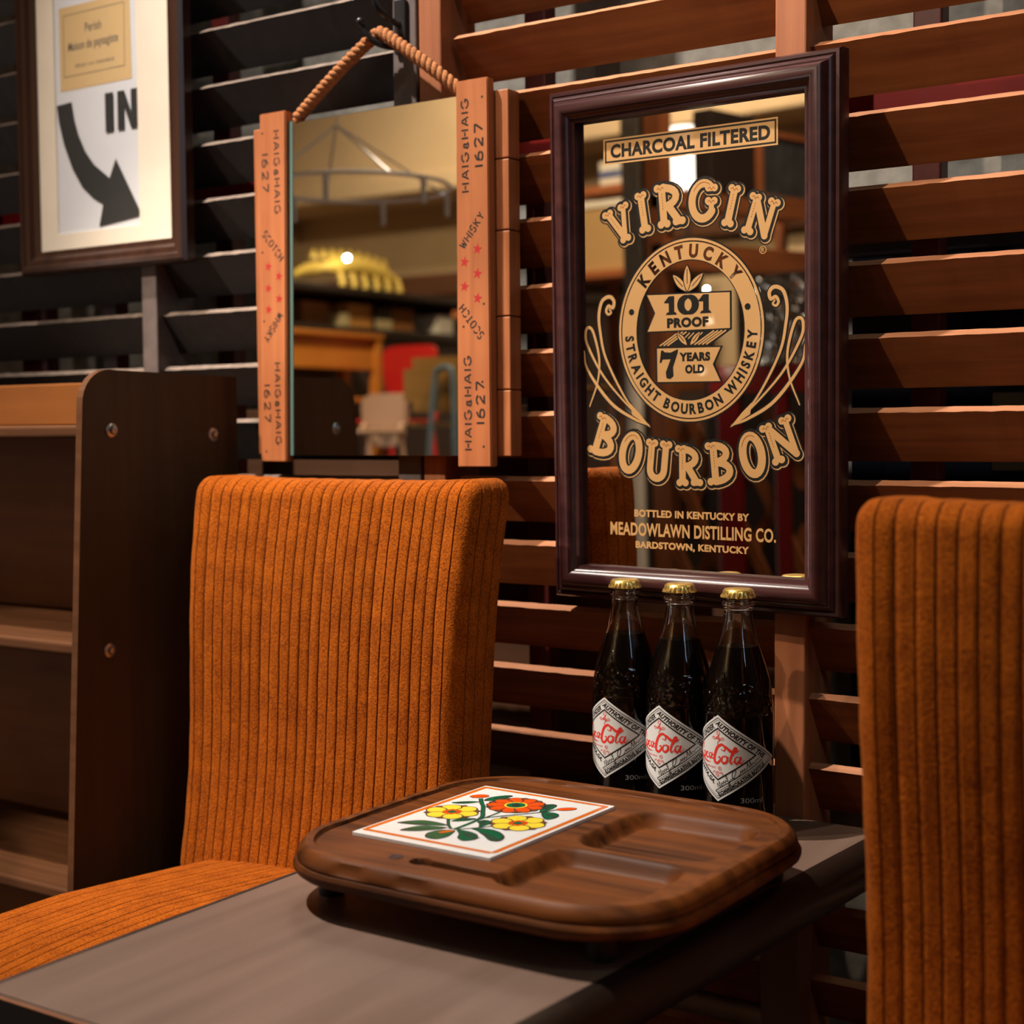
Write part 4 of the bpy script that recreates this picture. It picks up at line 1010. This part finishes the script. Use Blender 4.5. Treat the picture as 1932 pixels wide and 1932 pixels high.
sig = [(-27, -1), (-25.5, 1.6), (-24.5, -1.6), (-23, 2), (-22.5, -2), (-21, .5), (-20, -1), (-18.8, .6), (-17.5, -1), (-16.6, .5), (-15, -.6), (-13, 2.4), (-14.4, 2.2), (-14, -3.2), (-16, -3), (-12, -1), (-7, -.6), (-2, 2.6), (-6, 2.4), (-9, -.8), (-4, -1.6), (0, -.6), (1.4, .6), (2, -.8), (3.4, .6), (4.4, -.8), (5.6, .5), (7, -.7), (9, .6), (11, 2.6), (10.4, -.6), (12.4, .4), (14, 2.8), (13.2, -.6), (15.4, .5), (17, -.6), (19, .4), (24, .2)]
A.stroke('black', [(p.x, p.y) for p in catmull([sg(*p) for p in sig], 5)], .6)
A.build('label_lettering', lab)
A = Art(cyl(BR), base=.00030, dz=1.5e-6, maxlen=4)
def rs(pts, w, n=7):
    c = catmull([(p[0]+RS_DX, p[1]) for p in pts], n); N_ = len(c)
    ww = [w[0]+(w[1]-w[0])*math.sin(math.pi*i/(N_-1))**1.2 for i in range(N_)]
    A.stroke('scriptred', [(p.x, p.y) for p in c], ww, cap=True)
RS_DX = 2.6
rs([(-25.5, 6.5), (-24.5, 9.5), (-27, 11.5), (-30.5, 8), (-32.5, 2), (-31.5, -1.5), (-28.5, -1), (-26, 1.5)], (.5, 2.3))     # C
rs([(-22.5, 4.2), (-25, 3), (-25.3, .2), (-23.2, -1.2), (-21, .8), (-21.2, 3.4), (-23, 4.2), (-20, 3.2)], (.6, 1.9))           # o
rs([(-15.6, 3), (-17, 4.2), (-19, 2.6), (-18.8, -.4), (-17, -1.2), (-14.5, .4)], (.6, 1.9))                                       # c
rs([(-10.6, 3.4), (-12.6, 4.2), (-14.2, 2), (-13.8, -.6), (-12.2, -1), (-10.4, 2), (-10, 4), (-10.4, .2), (-9.2, -1), (-6.6, 1)], (.6, 1.8))  # a
A.stroke('scriptred', [(-7.6, 2.4), (-5.4, 2.8)], 1.2)
RS_DX = 1.4
rs([(2, 9.2), (5.5, 8), (6, 11.5), (2.5, 13.8), (-2, 10.5), (-5, 3), (-5.2, -3), (-2, -4.6), (1.2, -1), (.4, 1.8), (-1, 1)], (.55, 2.9), 8)   # C
rs([(2.5, 13.8), (7, 12), (11, 8.6), (16, 7.4), (20, 9.4)], (.5, 2.7))                                                             # pennant of the l
rs([(7.0, 3), (3.6, 2), (2.8, -2.2), (5.4, -4), (8.4, -1.6), (8.2, 1.8), (6.4, 3), (10, 2)], (.7, 2.2))                         # o
rs([(11, .5), (15, 6.4), (17.5, 10.4), (15.6, 11), (12.6, 4), (11.2, -1.6), (12.2, -3.8), (15, -1.4)], (.7, 2.1))                # l
rs([(20.4, 1.8), (18.2, 3), (16, 1), (16, -2.4), (18, -3.6), (20.4, -.6), (21.4, 2.4), (20.4, -1.4), (21.6, -3.6), (25, 0)], (.6, 2.1))  # a
rs([(-31, -3.4), (-26, -1.8), (-22, -2.8), (-17, -4.6), (-10, -4.8)], (.2, 2.2))                                                   # swash
A.text('scriptred', 'Trade-mark', -10, -8.6, w=15, h=2.2, rot=R(-4)); A.ring('scriptred', 2.2, -9.4, 1.7, 1.7, .4, 20); A.text('scriptred', 'R', 2.2, -9.4, h=1.8)
for pts in ([(0, 27), (-1.5, 24.5), (1, 22.5), (-1.5, 20), (1.5, 17.5), (-.5, 15), (.5, 12.5)], [(1, 27), (2, 24.5), (.2, 22), (2.4, 19), (.4, 16)], [(-7, 19.5), (-5, 20.8), (-2.5, 19.8), (0, 20.5), (2.5, 19.5), (5, 20.6), (7, 19.4)], [(-6, 18.6), (-3, 18.8), (0, 19.2), (3, 18.2), (6.4, 18.8)],
            [(-6, -14.5), (-4, -12.6), (-2, -14), (0, -12.8), (2, -14.2), (4, -13), (5.4, -14.6), (4, -15.6)], [(-2, -16), (-.8, -14.8), (1, -16), (0, -17.4), (-1.6, -16.8)]):
    A.stroke('scriptred', [(p.x, p.y) for p in catmull(pts, 5)], .55)
A.build('label_script', lab)
A = Art(cyl(BR), base=.00025, dz=1.5e-6, maxlen=4)
A.text('greymark', '300ml', 34, -39.5, w=22.5, h=4.8, bold=.0); A.build('volume_mark', bot)
LB = ['cola bottle with a gold cap and diamond label, leftmost of the three', 'middle one of the three cola bottles standing behind the serving board', 'cola bottle nearest the right hand chair, its diamond label fully visible']
for i, (x, y) in enumerate(((-.7695, 1.3500), (-.7006, 1.3400), (-.6285, 1.3250))):
    o = bot if i == 0 else copy_tree(bot)
    o.location = (x, y, .5036); o['label'] = LB[i]
#REFL
# ------------------------------------------------------------------ the shop in front of the wall (seen in the two mirrors)
N_ = lambda name, col, rough=0.6, **k: plain(name, col, rough, **k)
R_wood = wood('shop_post_wood', (0.17, 0.055, 0.018), (0.26, 0.09, 0.032), 'Z', 0.6, 0.5, 0.05)
R_beam = wood('shop_beam_wood', (0.26, 0.085, 0.030), (0.38, 0.13, 0.05), 'Y', 0.6, 0.5, 0.05)
R_dark = N_('shop_dark_wood', (0.022, 0.014, 0.012))
R_grey = N_('grey_post_paint', (0.075, 0.065, 0.055), noise=.2)
R_orange = wood('orange_cabinet_wood', (0.50, 0.17, 0.02), (0.62, 0.24, 0.04), 'Y', 0.5, 0.5, 0.05)
R_white = N_('white_card', (0.75, 0.72, 0.66)); R_card = N_('cardboard', (0.42, 0.27, 0.12), 0.9); R_card2 = N_('brown_box_card', (0.30, 0.12, 0.03), 0.9)
R_red = N_('red_enamel', (0.50, 0.02, 0.02), 0.3); R_ply = wood('plywood', (0.30, 0.15, 0.03), (0.40, 0.21, 0.05), 'X', 0.6, 0.4, 0.03)
R_plyedge = N_('plywood_edge', (0.70, 0.42, 0.18), 0.4); R_blue = N_('blue_steel_tube', (0.13, 0.22, 0.27), 0.35)
R_beige = N_('beige_plastic', (0.42, 0.27, 0.20), 0.35); R_yellow = N_('yellow_toy', (0.80, 0.60, 0.13), 0.5)
R_slate = N_('blackboard_slate', (0.050, 0.055, 0.066), 0.6, noise=.3, nscale=20)
R_foil = plain('silver_foil', (0.75, 0.78, 0.80), 0.12, metal=1.0)
R_bulb = emit('warm_bulb', (1.0, 0.85, 0.6), 120); R_shade = emit('lit_lampshade', (1.0, 0.95, 0.88), 3.0)
R_dred = N_('dark_red_enamel', (0.17, 0.006, 0.006), 0.35); R_clear = N_('clear_plastic', (0.85, 0.83, 0.80), 0.2)

# shelf along the left, with the toy and boxes
t = thing('display_shelf', 'long dark display shelf reflected in the crate mirror, with boxes and a yellow toy', 'shelf', (-3.5, -1.6, 0))
b = MB(); b.box(-3.72, -3.30, -2.75, -.55, 1.362, 1.384, .003); b.build('shelf', R_dark, t)
b = MB(); b.box(-3.72, -3.30, -2.75, -.55, 1.222, 1.250, .003); b.build('shelf', R_dark, t)
b = MB(); b.box(-3.34, -3.32, -2.75, -.55, 0.0, 1.222, .003); b.build('front_panel', N_('purple_brown_panel', (0.045, 0.028, 0.032)), t)
b = MB(); b.box(-3.74, -3.72, -2.75, -.55, 0.0, 1.384, .003); b.build('back_panel', R_card, t)
for y in (-2.75, -.57):
    b = MB(); b.box(-3.72, -3.34, y, y+.02, 0, 1.362, .002); b.build('side_panel', R_dark, t)
# yellow toy dinosaur
t = thing('toy_dinosaur', 'yellow toy dinosaur skeleton with back plates on the top shelf, reflected in the crate mirror', 'toy', (-3.34, -1.2, 1.384))
b = MB(); pts = catmull([(-3.34, -1.47, 1.425), (-3.34, -1.36, 1.445), (-3.34, -1.22, 1.462), (-3.34, -1.10, 1.450), (-3.34, -1.02, 1.436)], 8)
b.tube(pts, [.008+.026*math.sin(math.pi*(i/(len(pts)-1))**.8) for i in range(len(pts))], 12); b.build('body', R_yellow, t, smooth=True)
b = MB(); b.tube([(-3.34, -1.035, 1.438), (-3.34, -.985, 1.430), (-3.34, -.945, 1.418), (-3.34, -.918, 1.406)], [.024, .020, .013, .008], 10); b.build('head', R_yellow, t, smooth=True)
for k in range(9):
    y = -1.02-.046*k; z = 1.462+.020*math.sin(math.pi*(k+1)/10)
    b = MB(); b.hull([(-3.344, y-.018, z), (-3.344, y+.018, z), (-3.344, y, z+.032)], [(-3.336, y-.018, z), (-3.336, y+.018, z), (-3.336, y, z+.032)]); b.build('back_plate', R_yellow, t)
for k in range(6):
    y = -1.13-.062*k
    b = MB(); b.tube([(-3.322, y, 1.430), (-3.312, y, 1.405), (-3.310, y, 1.385)], [.010, .009, .013], 10); b.build('leg', R_yellow, t, smooth=True)
def boxthing(name, label, cat, x0, x1, y0, y1, z0, z1, mat, lab=None, group=None):
    t = thing(name, label, cat, ((x0+x1)/2, (y0+y1)/2, z0), group)
    b = MB(); b.box(x0, x1, y0, y1, z0, z1, .002); b.build('box_body', mat, t)
    if lab:
        b = MB(); w, h = y1-y0, z1-z0; b.box(x1, x1+.0012, y0+w*lab[0], y0+w*lab[1], z0+h*lab[2], z0+h*lab[3]); b.build('box_label', lab[4], t)
    return t
R_lbl = N_('pale_label', (0.50, 0.42, 0.24)); R_blk = N_('black_card', (0.015, 0.012, 0.010)); R_bl = N_('faded_blue_card', (0.16, 0.24, 0.28)); R_or = N_('orange_card', (0.55, 0.25, 0.06))
boxthing('picture_card', 'faded blue card with an orange picture beside the yellow toy', 'card', -3.405, -3.39, -1.475, -1.375, 1.384, 1.475, R_bl, (.2, .8, .3, .7, R_or))
boxthing('orange_box', 'plain orange cardboard box on the lower display shelf, right of the small pale box', 'box', -3.52, -3.36, -1.345, -1.215, 1.250, 1.335, R_or)
boxthing('small_box', 'small pale yellow box on the lower display shelf beside the orange box', 'box', -3.42, -3.35, -1.212, -1.165, 1.250, 1.300, R_lbl)
boxthing('black_and_cream_box', 'black topped box with a cream lower label on the lower display shelf', 'box', -3.52, -3.35, -1.445, -1.352, 1.250, 1.325, R_blk, (0, 1, 0, .5, R_lbl))
boxthing('brown_box', 'dark brown box right of the black topped box on the lower display shelf', 'box', -3.55, -3.36, -1.585, -1.452, 1.250, 1.334, R_card2)
boxthing('white_box', 'bright white box at the right end of the shelf seen in the crate mirror', 'box', -3.50, -3.34, -1.80, -1.705, 1.250, 1.322, R_white)
boxthing('dark_brown_carton', 'dark reddish carton at the left of the lower display shelf', 'box', -3.60, -3.40, -1.16, -1.03, 1.250, 1.335, R_card2)
# wooden cabinet
t = thing('wooden_desk', 'orange brown wooden desk in front of the display shelf, reflected in the crate mirror', 'desk', (-3.2, -.9, 0))
b = MB(); b.box(-3.31, -3.12, -1.115, -.55, 1.196, 1.212, .003); b.build('desk_top', R_orange, t)
b = MB(); b.box(-3.155, -3.140, -1.10, -.58, 1.095, 1.196, .002); b.build('drawer_front', R_orange, t)
b = MB(); b.box(-3.30, -3.145, -1.10, -.58, .99, 1.005, .002); b.build('lower_shelf', R_orange, t)
for x in (-3.30, -3.16):
    for y in (-1.11, -.58):
        b = MB(); b.box(x, x+.035, y, y+.03, 0, 1.196, .003); b.build('leg', R_orange, t)
b = MB(); b.box(-3.26, -3.17, -.99, -.955, 1.2125, 1.214); b2 = b
tag(b.build('paper_slip', R_white), 'white slip of paper lying on the orange desk top', 'paper')
b = MB(); b.box(-3.318, -3.312, -1.335, -1.255, 1.118, 1.185, .001); tag(b.build('price_tag', R_white), 'white printed tag on the dark front of the display shelf', 'tag')
# low plinth with the small chairs
t = thing('display_plinth', 'low dark plinth carrying the small chairs, reflected in the crate mirror', 'plinth', (-2.75, -.75, 0))
b = MB(); b.box(-3.105, -2.26, -1.22, -.30, .585, .61, .004); b.build('plinth_top', R_dark, t)
b = MB(); b.box(-3.05, -2.29, -1.19, -.33, 0, .585); b.build('plinth_body', R_dark, t)
def shell(mb, rows): mb.grid(rows)
def small_chair(name, label, cx, cy, seat_z, w, back_z0, back_z1, m_back, m_tube, tube_r, back_w=None):
    t = thing(name, label, 'chair', (cx, cy, .61)); bw = (back_w or w)/2
    b = MB(); b.box(cx-w/2, cx+w/2, cy-w/2, cy+w/2, seat_z-.012, seat_z, .005, seg=3); b.build('seat', m_back, t, smooth=True)
    b = MB(); A_, B_ = [], []
    for k in range(33):
        a = 2*math.pi*k/32; c, s_ = math.cos(a), math.sin(a); p = .42
        u = math.copysign(abs(c)**p, c); v = math.copysign(abs(s_)**p, s_)
        zz = (back_z0+back_z1)/2+v*(back_z1-back_z0)/2; xx = cx+u*bw*(1-.16*(1-(v+1)/2)); yy = cy-w/2+.03*(1-u*u)*-1
        A_.append((xx, yy, zz)); B_.append((xx, yy-.010, zz))
    b.hull(A_[:-1], B_[:-1]); b.build('backrest', m_back, t, smooth=True, angle=50)
    for sx in (-1, 1):
        x = cx+sx*w*.42
        b = MB(); b.tube(catmull([(x, cy-w/2-.016, back_z1-.02), (x, cy-w/2-.014, seat_z+.02), (x, cy-w/2+.01, seat_z-.02), (x+sx*.02, cy-w/2-.03, .612)], 6), tube_r, 8); b.build('leg', m_tube, t, smooth=True)
        b = MB(); b.tube([(x, cy+w/2-.02, seat_z-.014), (x+sx*.02, cy+w/2+.01, .612)], tube_r, 8); b.build('leg', m_tube, t, smooth=True)
    return t
small_chair('red_chair', 'small red enamelled chair behind the wooden school chair, reflected in the crate mirror', -2.975, -.94, .930, .23, 1.005, 1.172, R_red, R_red, .008)
small_chair('folding_stool_chair', 'small beige plastic chair with a rounded back, reflected in the crate mirror', -2.72, -.52, .900, .17, .850, 1.005, R_beige, R_beige, .008)
t = thing('school_chair', 'plywood school chair with a blue steel tube frame, reflected in the crate mirror', 'chair', (-2.42, -.50, .61))
b = MB(); b.box(-2.51, -2.26, -.447, -.435, .945, 1.092, .0); bmesh.ops.bevel(b.bm, geom=[e for e in b.bm.edges if abs((e.verts[0].co-e.verts[1].co).normalized().y) > .9], offset=.03, segments=6, affect='EDGES')
bk_ = b.build('backrest', R_ply, t); bk_.data.materials.append(R_plyedge)
for p in bk_.data.polygons: p.material_index = 0 if abs(p.normal.y) > .9 else 1
b = MB(); b.tube(catmull([(-2.335, -.425, .985), (-2.335, -.420, 1.045), (-2.345, -.418, 1.062), (-2.372, -.418, 1.060), (-2.392, -.418, 1.030), (-2.415, -.420, .82), (-2.43, -.42, .614)], 6), .0075, 10); b.build('tube_frame', R_blue, t, smooth=True)
b = MB(); b.tube([(-2.335, -.425, .985), (-2.330, -.43, .614)], .0075, 10); b.build('tube_frame', R_blue, t, smooth=True)
b = MB(); b.box(-2.50, -2.31, -.70, -.45, .905, .918, .004); b.build('seat', R_ply, t)
for x in (-2.49, -2.32):
    b = MB(); b.tube([(x, -.69, .904), (x, -.71, .614)], .0075, 10); b.build('leg', R_blue, t, smooth=True)
# round drying hanger
t = thing('hoop_hanger', 'round clear plastic clip hanger hung from the ceiling, reflected in the crate mirror', 'hanger', (-2.00, .366, 1.40))
rc = [(-2.00+.195*math.cos(2*math.pi*k/48), .366+.195*math.sin(2*math.pi*k/48), 1.397) for k in range(48)]
b = MB(); b.tube(rc, .0042, 8, closed=True); b.build('hoop', R_clear, t, smooth=True)
for k in range(4):
    p = rc[k*12+4]; b = MB(); b.tube([p, (-2.05, .366, 1.53)], .0022, 6); b.build('cord', R_clear, t)
b = MB(); b.tube([(-2.05, .366, 1.528), (-2.05, .366, 2.75)], .0015, 6); b.build('hanging_cord', R_clear, t)
for k in range(6):
    p = rc[(k*8+1) % 48]; b = MB(); b.box(p[0]-.005, p[0]+.005, p[1]-.004, p[1]+.004, p[2]-.052, p[2]-.003, .002); b.build('clip', R_white, t)
# small bright bulb
def bulb(x, y, z, label, r=.007, group=None):
    t = thing('small_bulb', label, 'bulb', (x, y, z), group)
    b = MB(); bb = bmesh.new(); bmesh.ops.create_uvsphere(bb, u_segments=14, v_segments=8, radius=r); b.merge(bb, None, Matrix.Translation((x, y, z))); b.build('lit_bulb', R_bulb, t, smooth=True)
    b = MB(); b.tube([(x, y, z+r*.8), (x, y, z+r*2.2)], r*.5, 10); b.build('socket', R_dark, t); return t
bulb(-3.255, -1.09, 1.471, 'bright little bulb glowing beside the yellow toy in the crate mirror', .008)
bulb(-1.794, -.363, 1.070, 'little bulb whose glint shows over the word PROOF', .006)
bulb(-1.817, -.359, .952, 'little bulb whose glint shows over the word OLD', .005)
bulb(-1.849, -.369, 1.461, 'little bulb whose glint shows at the CHARCOAL FILTERED banner', .006)
bulb(-1.803, -.364, 1.146, 'little bulb whose glint shows above the 101 in the bourbon mirror', .004)
# wooden rack with lattice, reflected in the bourbon mirror
t = thing('lattice_rack', 'brown wooden rack with crossed lattice below, reflected in the bourbon mirror', 'rack', (-1.9, -.8, 0))
b = MB(); b.box(-2.035, -1.982, -.50, -.45, 0, 2.3, .003); b.build('post', R_wood, t)
b = MB(); b.box(-2.035, -1.982, -1.75, -1.70, 0, 2.3, .003); b.build('post', R_wood, t)
b = MB(); b.box(-2.02, -1.945, -1.70, -.45, 1.358, 1.402, .003); b.build('beam', R_beam, t)
b = MB(); b.box(-2.02, -1.950, -1.70, -.45, 1.205, 1.275, .003); b.build('beam', R_beam, t)
b = MB(); b.box(-2.01, -1.955, -.86, -.64, 1.402, 1.62, .003); b.build('side_panel', R_dark, t)
b = MB(); b.box(-2.03, -1.98, -1.70, -.50, .9, .94, .003); b.build('beam', R_wood, t)
b = MB(); b.box(-1.98, -1.655, -.64, -.625, 0, .93, .002); b.build('back_panel', R_dark, t)
b = MB(); b.box(-1.98, -1.60, -.80, -.785, .93, 1.20, .002); b.build('back_panel', R_dark, t)
for s_ in (1, -1):
    for k in range(-3, 6):
        x0 = -1.98+.115*k; z0, z1 = .30, .86
        xa, xb = x0, x0+s_*.30
        b = MB(); yo = -.455-(.012 if s_ > 0 else 0); w = .017
        def cl(x): return max(-1.98, min(-1.60, x))
        f0 = (cl(xa)-xa)/(xb-xa); f1 = (cl(xb)-xa)/(xb-xa)
        f0, f1 = max(0, min(1, f0)), max(0, min(1, f1))
        if f1-f0 < .15: continue
        pa = (xa+(xb-xa)*f0, z0+(z1-z0)*f0); pb = (xa+(xb-xa)*f1, z0+(z1-z0)*f1)
        b.hull([(pa[0]-w, yo, pa[1]), (pa[0]+w, yo, pa[1]), (pa[0]+w, yo-.01, pa[1]), (pa[0]-w, yo-.01, pa[1])], [(pb[0]-w, yo, pb[1]), (pb[0]+w, yo, pb[1]), (pb[0]+w, yo-.01, pb[1]), (pb[0]-w, yo-.01, pb[1])])
        b.build('lattice_slat', R_wood, t)
b = MB(); b.box(-2.105, -2.050, -.50, -.45, 0, 2.3, .003); tag(b.build('grey_post', R_grey), 'dark grey post left of the brown post in the bourbon mirror', 'post')
b = MB(); mb = MB(); mb.lathe([(.020, 0), (.020, .97)], 20); b.merge(mb.bm, None, Matrix.Translation((-2.052, -.41, 0))); tag(b.build('white_pole', R_white, smooth=True), 'short off white pole in front of the grey and brown posts in the bourbon mirror', 'pole')
t = thing('blackboard', 'wood framed blackboard standing on the rack beam in the bourbon mirror', 'blackboard', (-1.95, -1.2, 1.402))
b = MB(); b.box(-1.962, -1.952, -1.55, -.885, 1.418, 1.575); b.build('slate', R_slate, t)
b = MB(); b.box(-1.966, -1.945, -1.57, -.87, 1.402, 1.418, .002); b.box(-1.966, -1.945, -1.57, -.87, 1.575, 1.592, .002); b.box(-1.966, -1.945, -.885, -.868, 1.402, 1.592, .002); b.build('board_frame', R_beam, t)
t = thing('red_metal_frame', 'red painted metal frame in front of the lattice in the bourbon mirror', 'frame', (-1.72, -.44, 0))
for x0, x1 in ((-1.818, -1.758), (-1.660, -1.628)):
    b = MB(); b.box(x0, x1, -.445, -.42, 0, .895, .003); b.build('upright', R_dred, t)
b = MB(); b.box(-1.84, -1.50, -.445, -.42, .895, .962, .003); b.build('crossbar', R_dred, t)
# crinkled foil bag
t = thing('foil_bag', 'crinkled silver foil bag on the red frame in the bourbon mirror', 'bag', (-1.66, -.46, .962))
rnd = random.Random(3); b = MB(); rows = []
for i in range(26):
    f = i/25; row = []
    for k in range(44):
        a = 2*math.pi*k/44; rr = 1+.10*rnd.uniform(-1, 1); zz = .963+.205*f
        row.append((-1.655+.072*math.cos(a)*rr*(1-.15*f), -.445+.030*math.sin(a)*rr*(1-.6*f), zz+.004*rnd.uniform(-1, 1)*(0 if i == 0 else 1)))
    rows.append(row)
V = b.grid(rows, None, close=True); b.bm.faces.new(V[0][::-1]); b.bm.faces.new(V[-1]); b.build('foil', R_foil, t)
# lamp, cream shelf and carton
t = thing('shade_lamp', 'table lamp with a glowing white shade behind the brown post in the bourbon mirror', 'lamp', (-2.300, -1.05, 1.265))
mb = MB(); mb.lathe([(.062, 0), (.054, .17)], 32, cap0=False, cap1=False); b = MB(); b.merge(mb.bm, None, Matrix.Translation((-2.300, -1.05, 1.485))); b.build('lamp_shade', R_shade, t, smooth=True)
mb = MB(); mb.lathe([(.04, 0), (.04, .01), (.008, .02), (.007, .25)], 20); b = MB(); b.merge(mb.bm, None, Matrix.Translation((-2.300, -1.05, 1.266))); b.build('lamp_base', R_dark, t, smooth=True)
b = MB(); b.box(-2.398, -2.372, -1.07, -1.03, 1.2655, 1.68, .002); tag(b.build('blue_folder', N_('blue_plastic', (0.01, 0.08, 0.55), 0.3)), 'bright blue upright folder left of the glowing lampshade in the bourbon mirror', 'folder')
t = thing('plank_shelf', 'brown plank shelf behind the posts in the bourbon mirror', 'shelf', (-2.6, -1.15, 0))
b = MB(); b.box(-2.76, -2.12, -1.30, -1.00, 1.240, 1.265, .003); b.build('shelf', R_beam, t)
b = MB(); b.box(-2.76, -2.42, -1.30, -1.08, 1.505, 1.528, .003); b.build('shelf', R_beam, t)
for x in (-2.76, -2.14):
    b = MB(); b.box(x, x+.03, -1.30, -1.27, 0, 1.53, .002); b.build('upright', R_wood, t)
boxthing('striped_box', 'white box with a blue stripe on the brown plank shelf in the bourbon mirror', 'box', -2.665, -2.585, -1.25, -1.12, 1.528, 1.605, R_white)
b = MB(); b.box(-2.666, -2.584, -1.1195, -1.1185, 1.555, 1.575); bs = b.build('box_stripe', N_('blue_stripe', (0.06, 0.10, 0.30)), bpy.data.objects['striped_box'])
boxthing('white_topped_carton', 'beige carton with a white lid beside the grey post in the bourbon mirror', 'box', -2.70, -2.46, -1.22, -1.03, 1.265, 1.455, R_card)
b = MB(); b.box(-2.705, -2.455, -1.225, -1.025, 1.4555, 1.475, .002); b.build('lid', R_white, bpy.data.objects['white_topped_carton'])
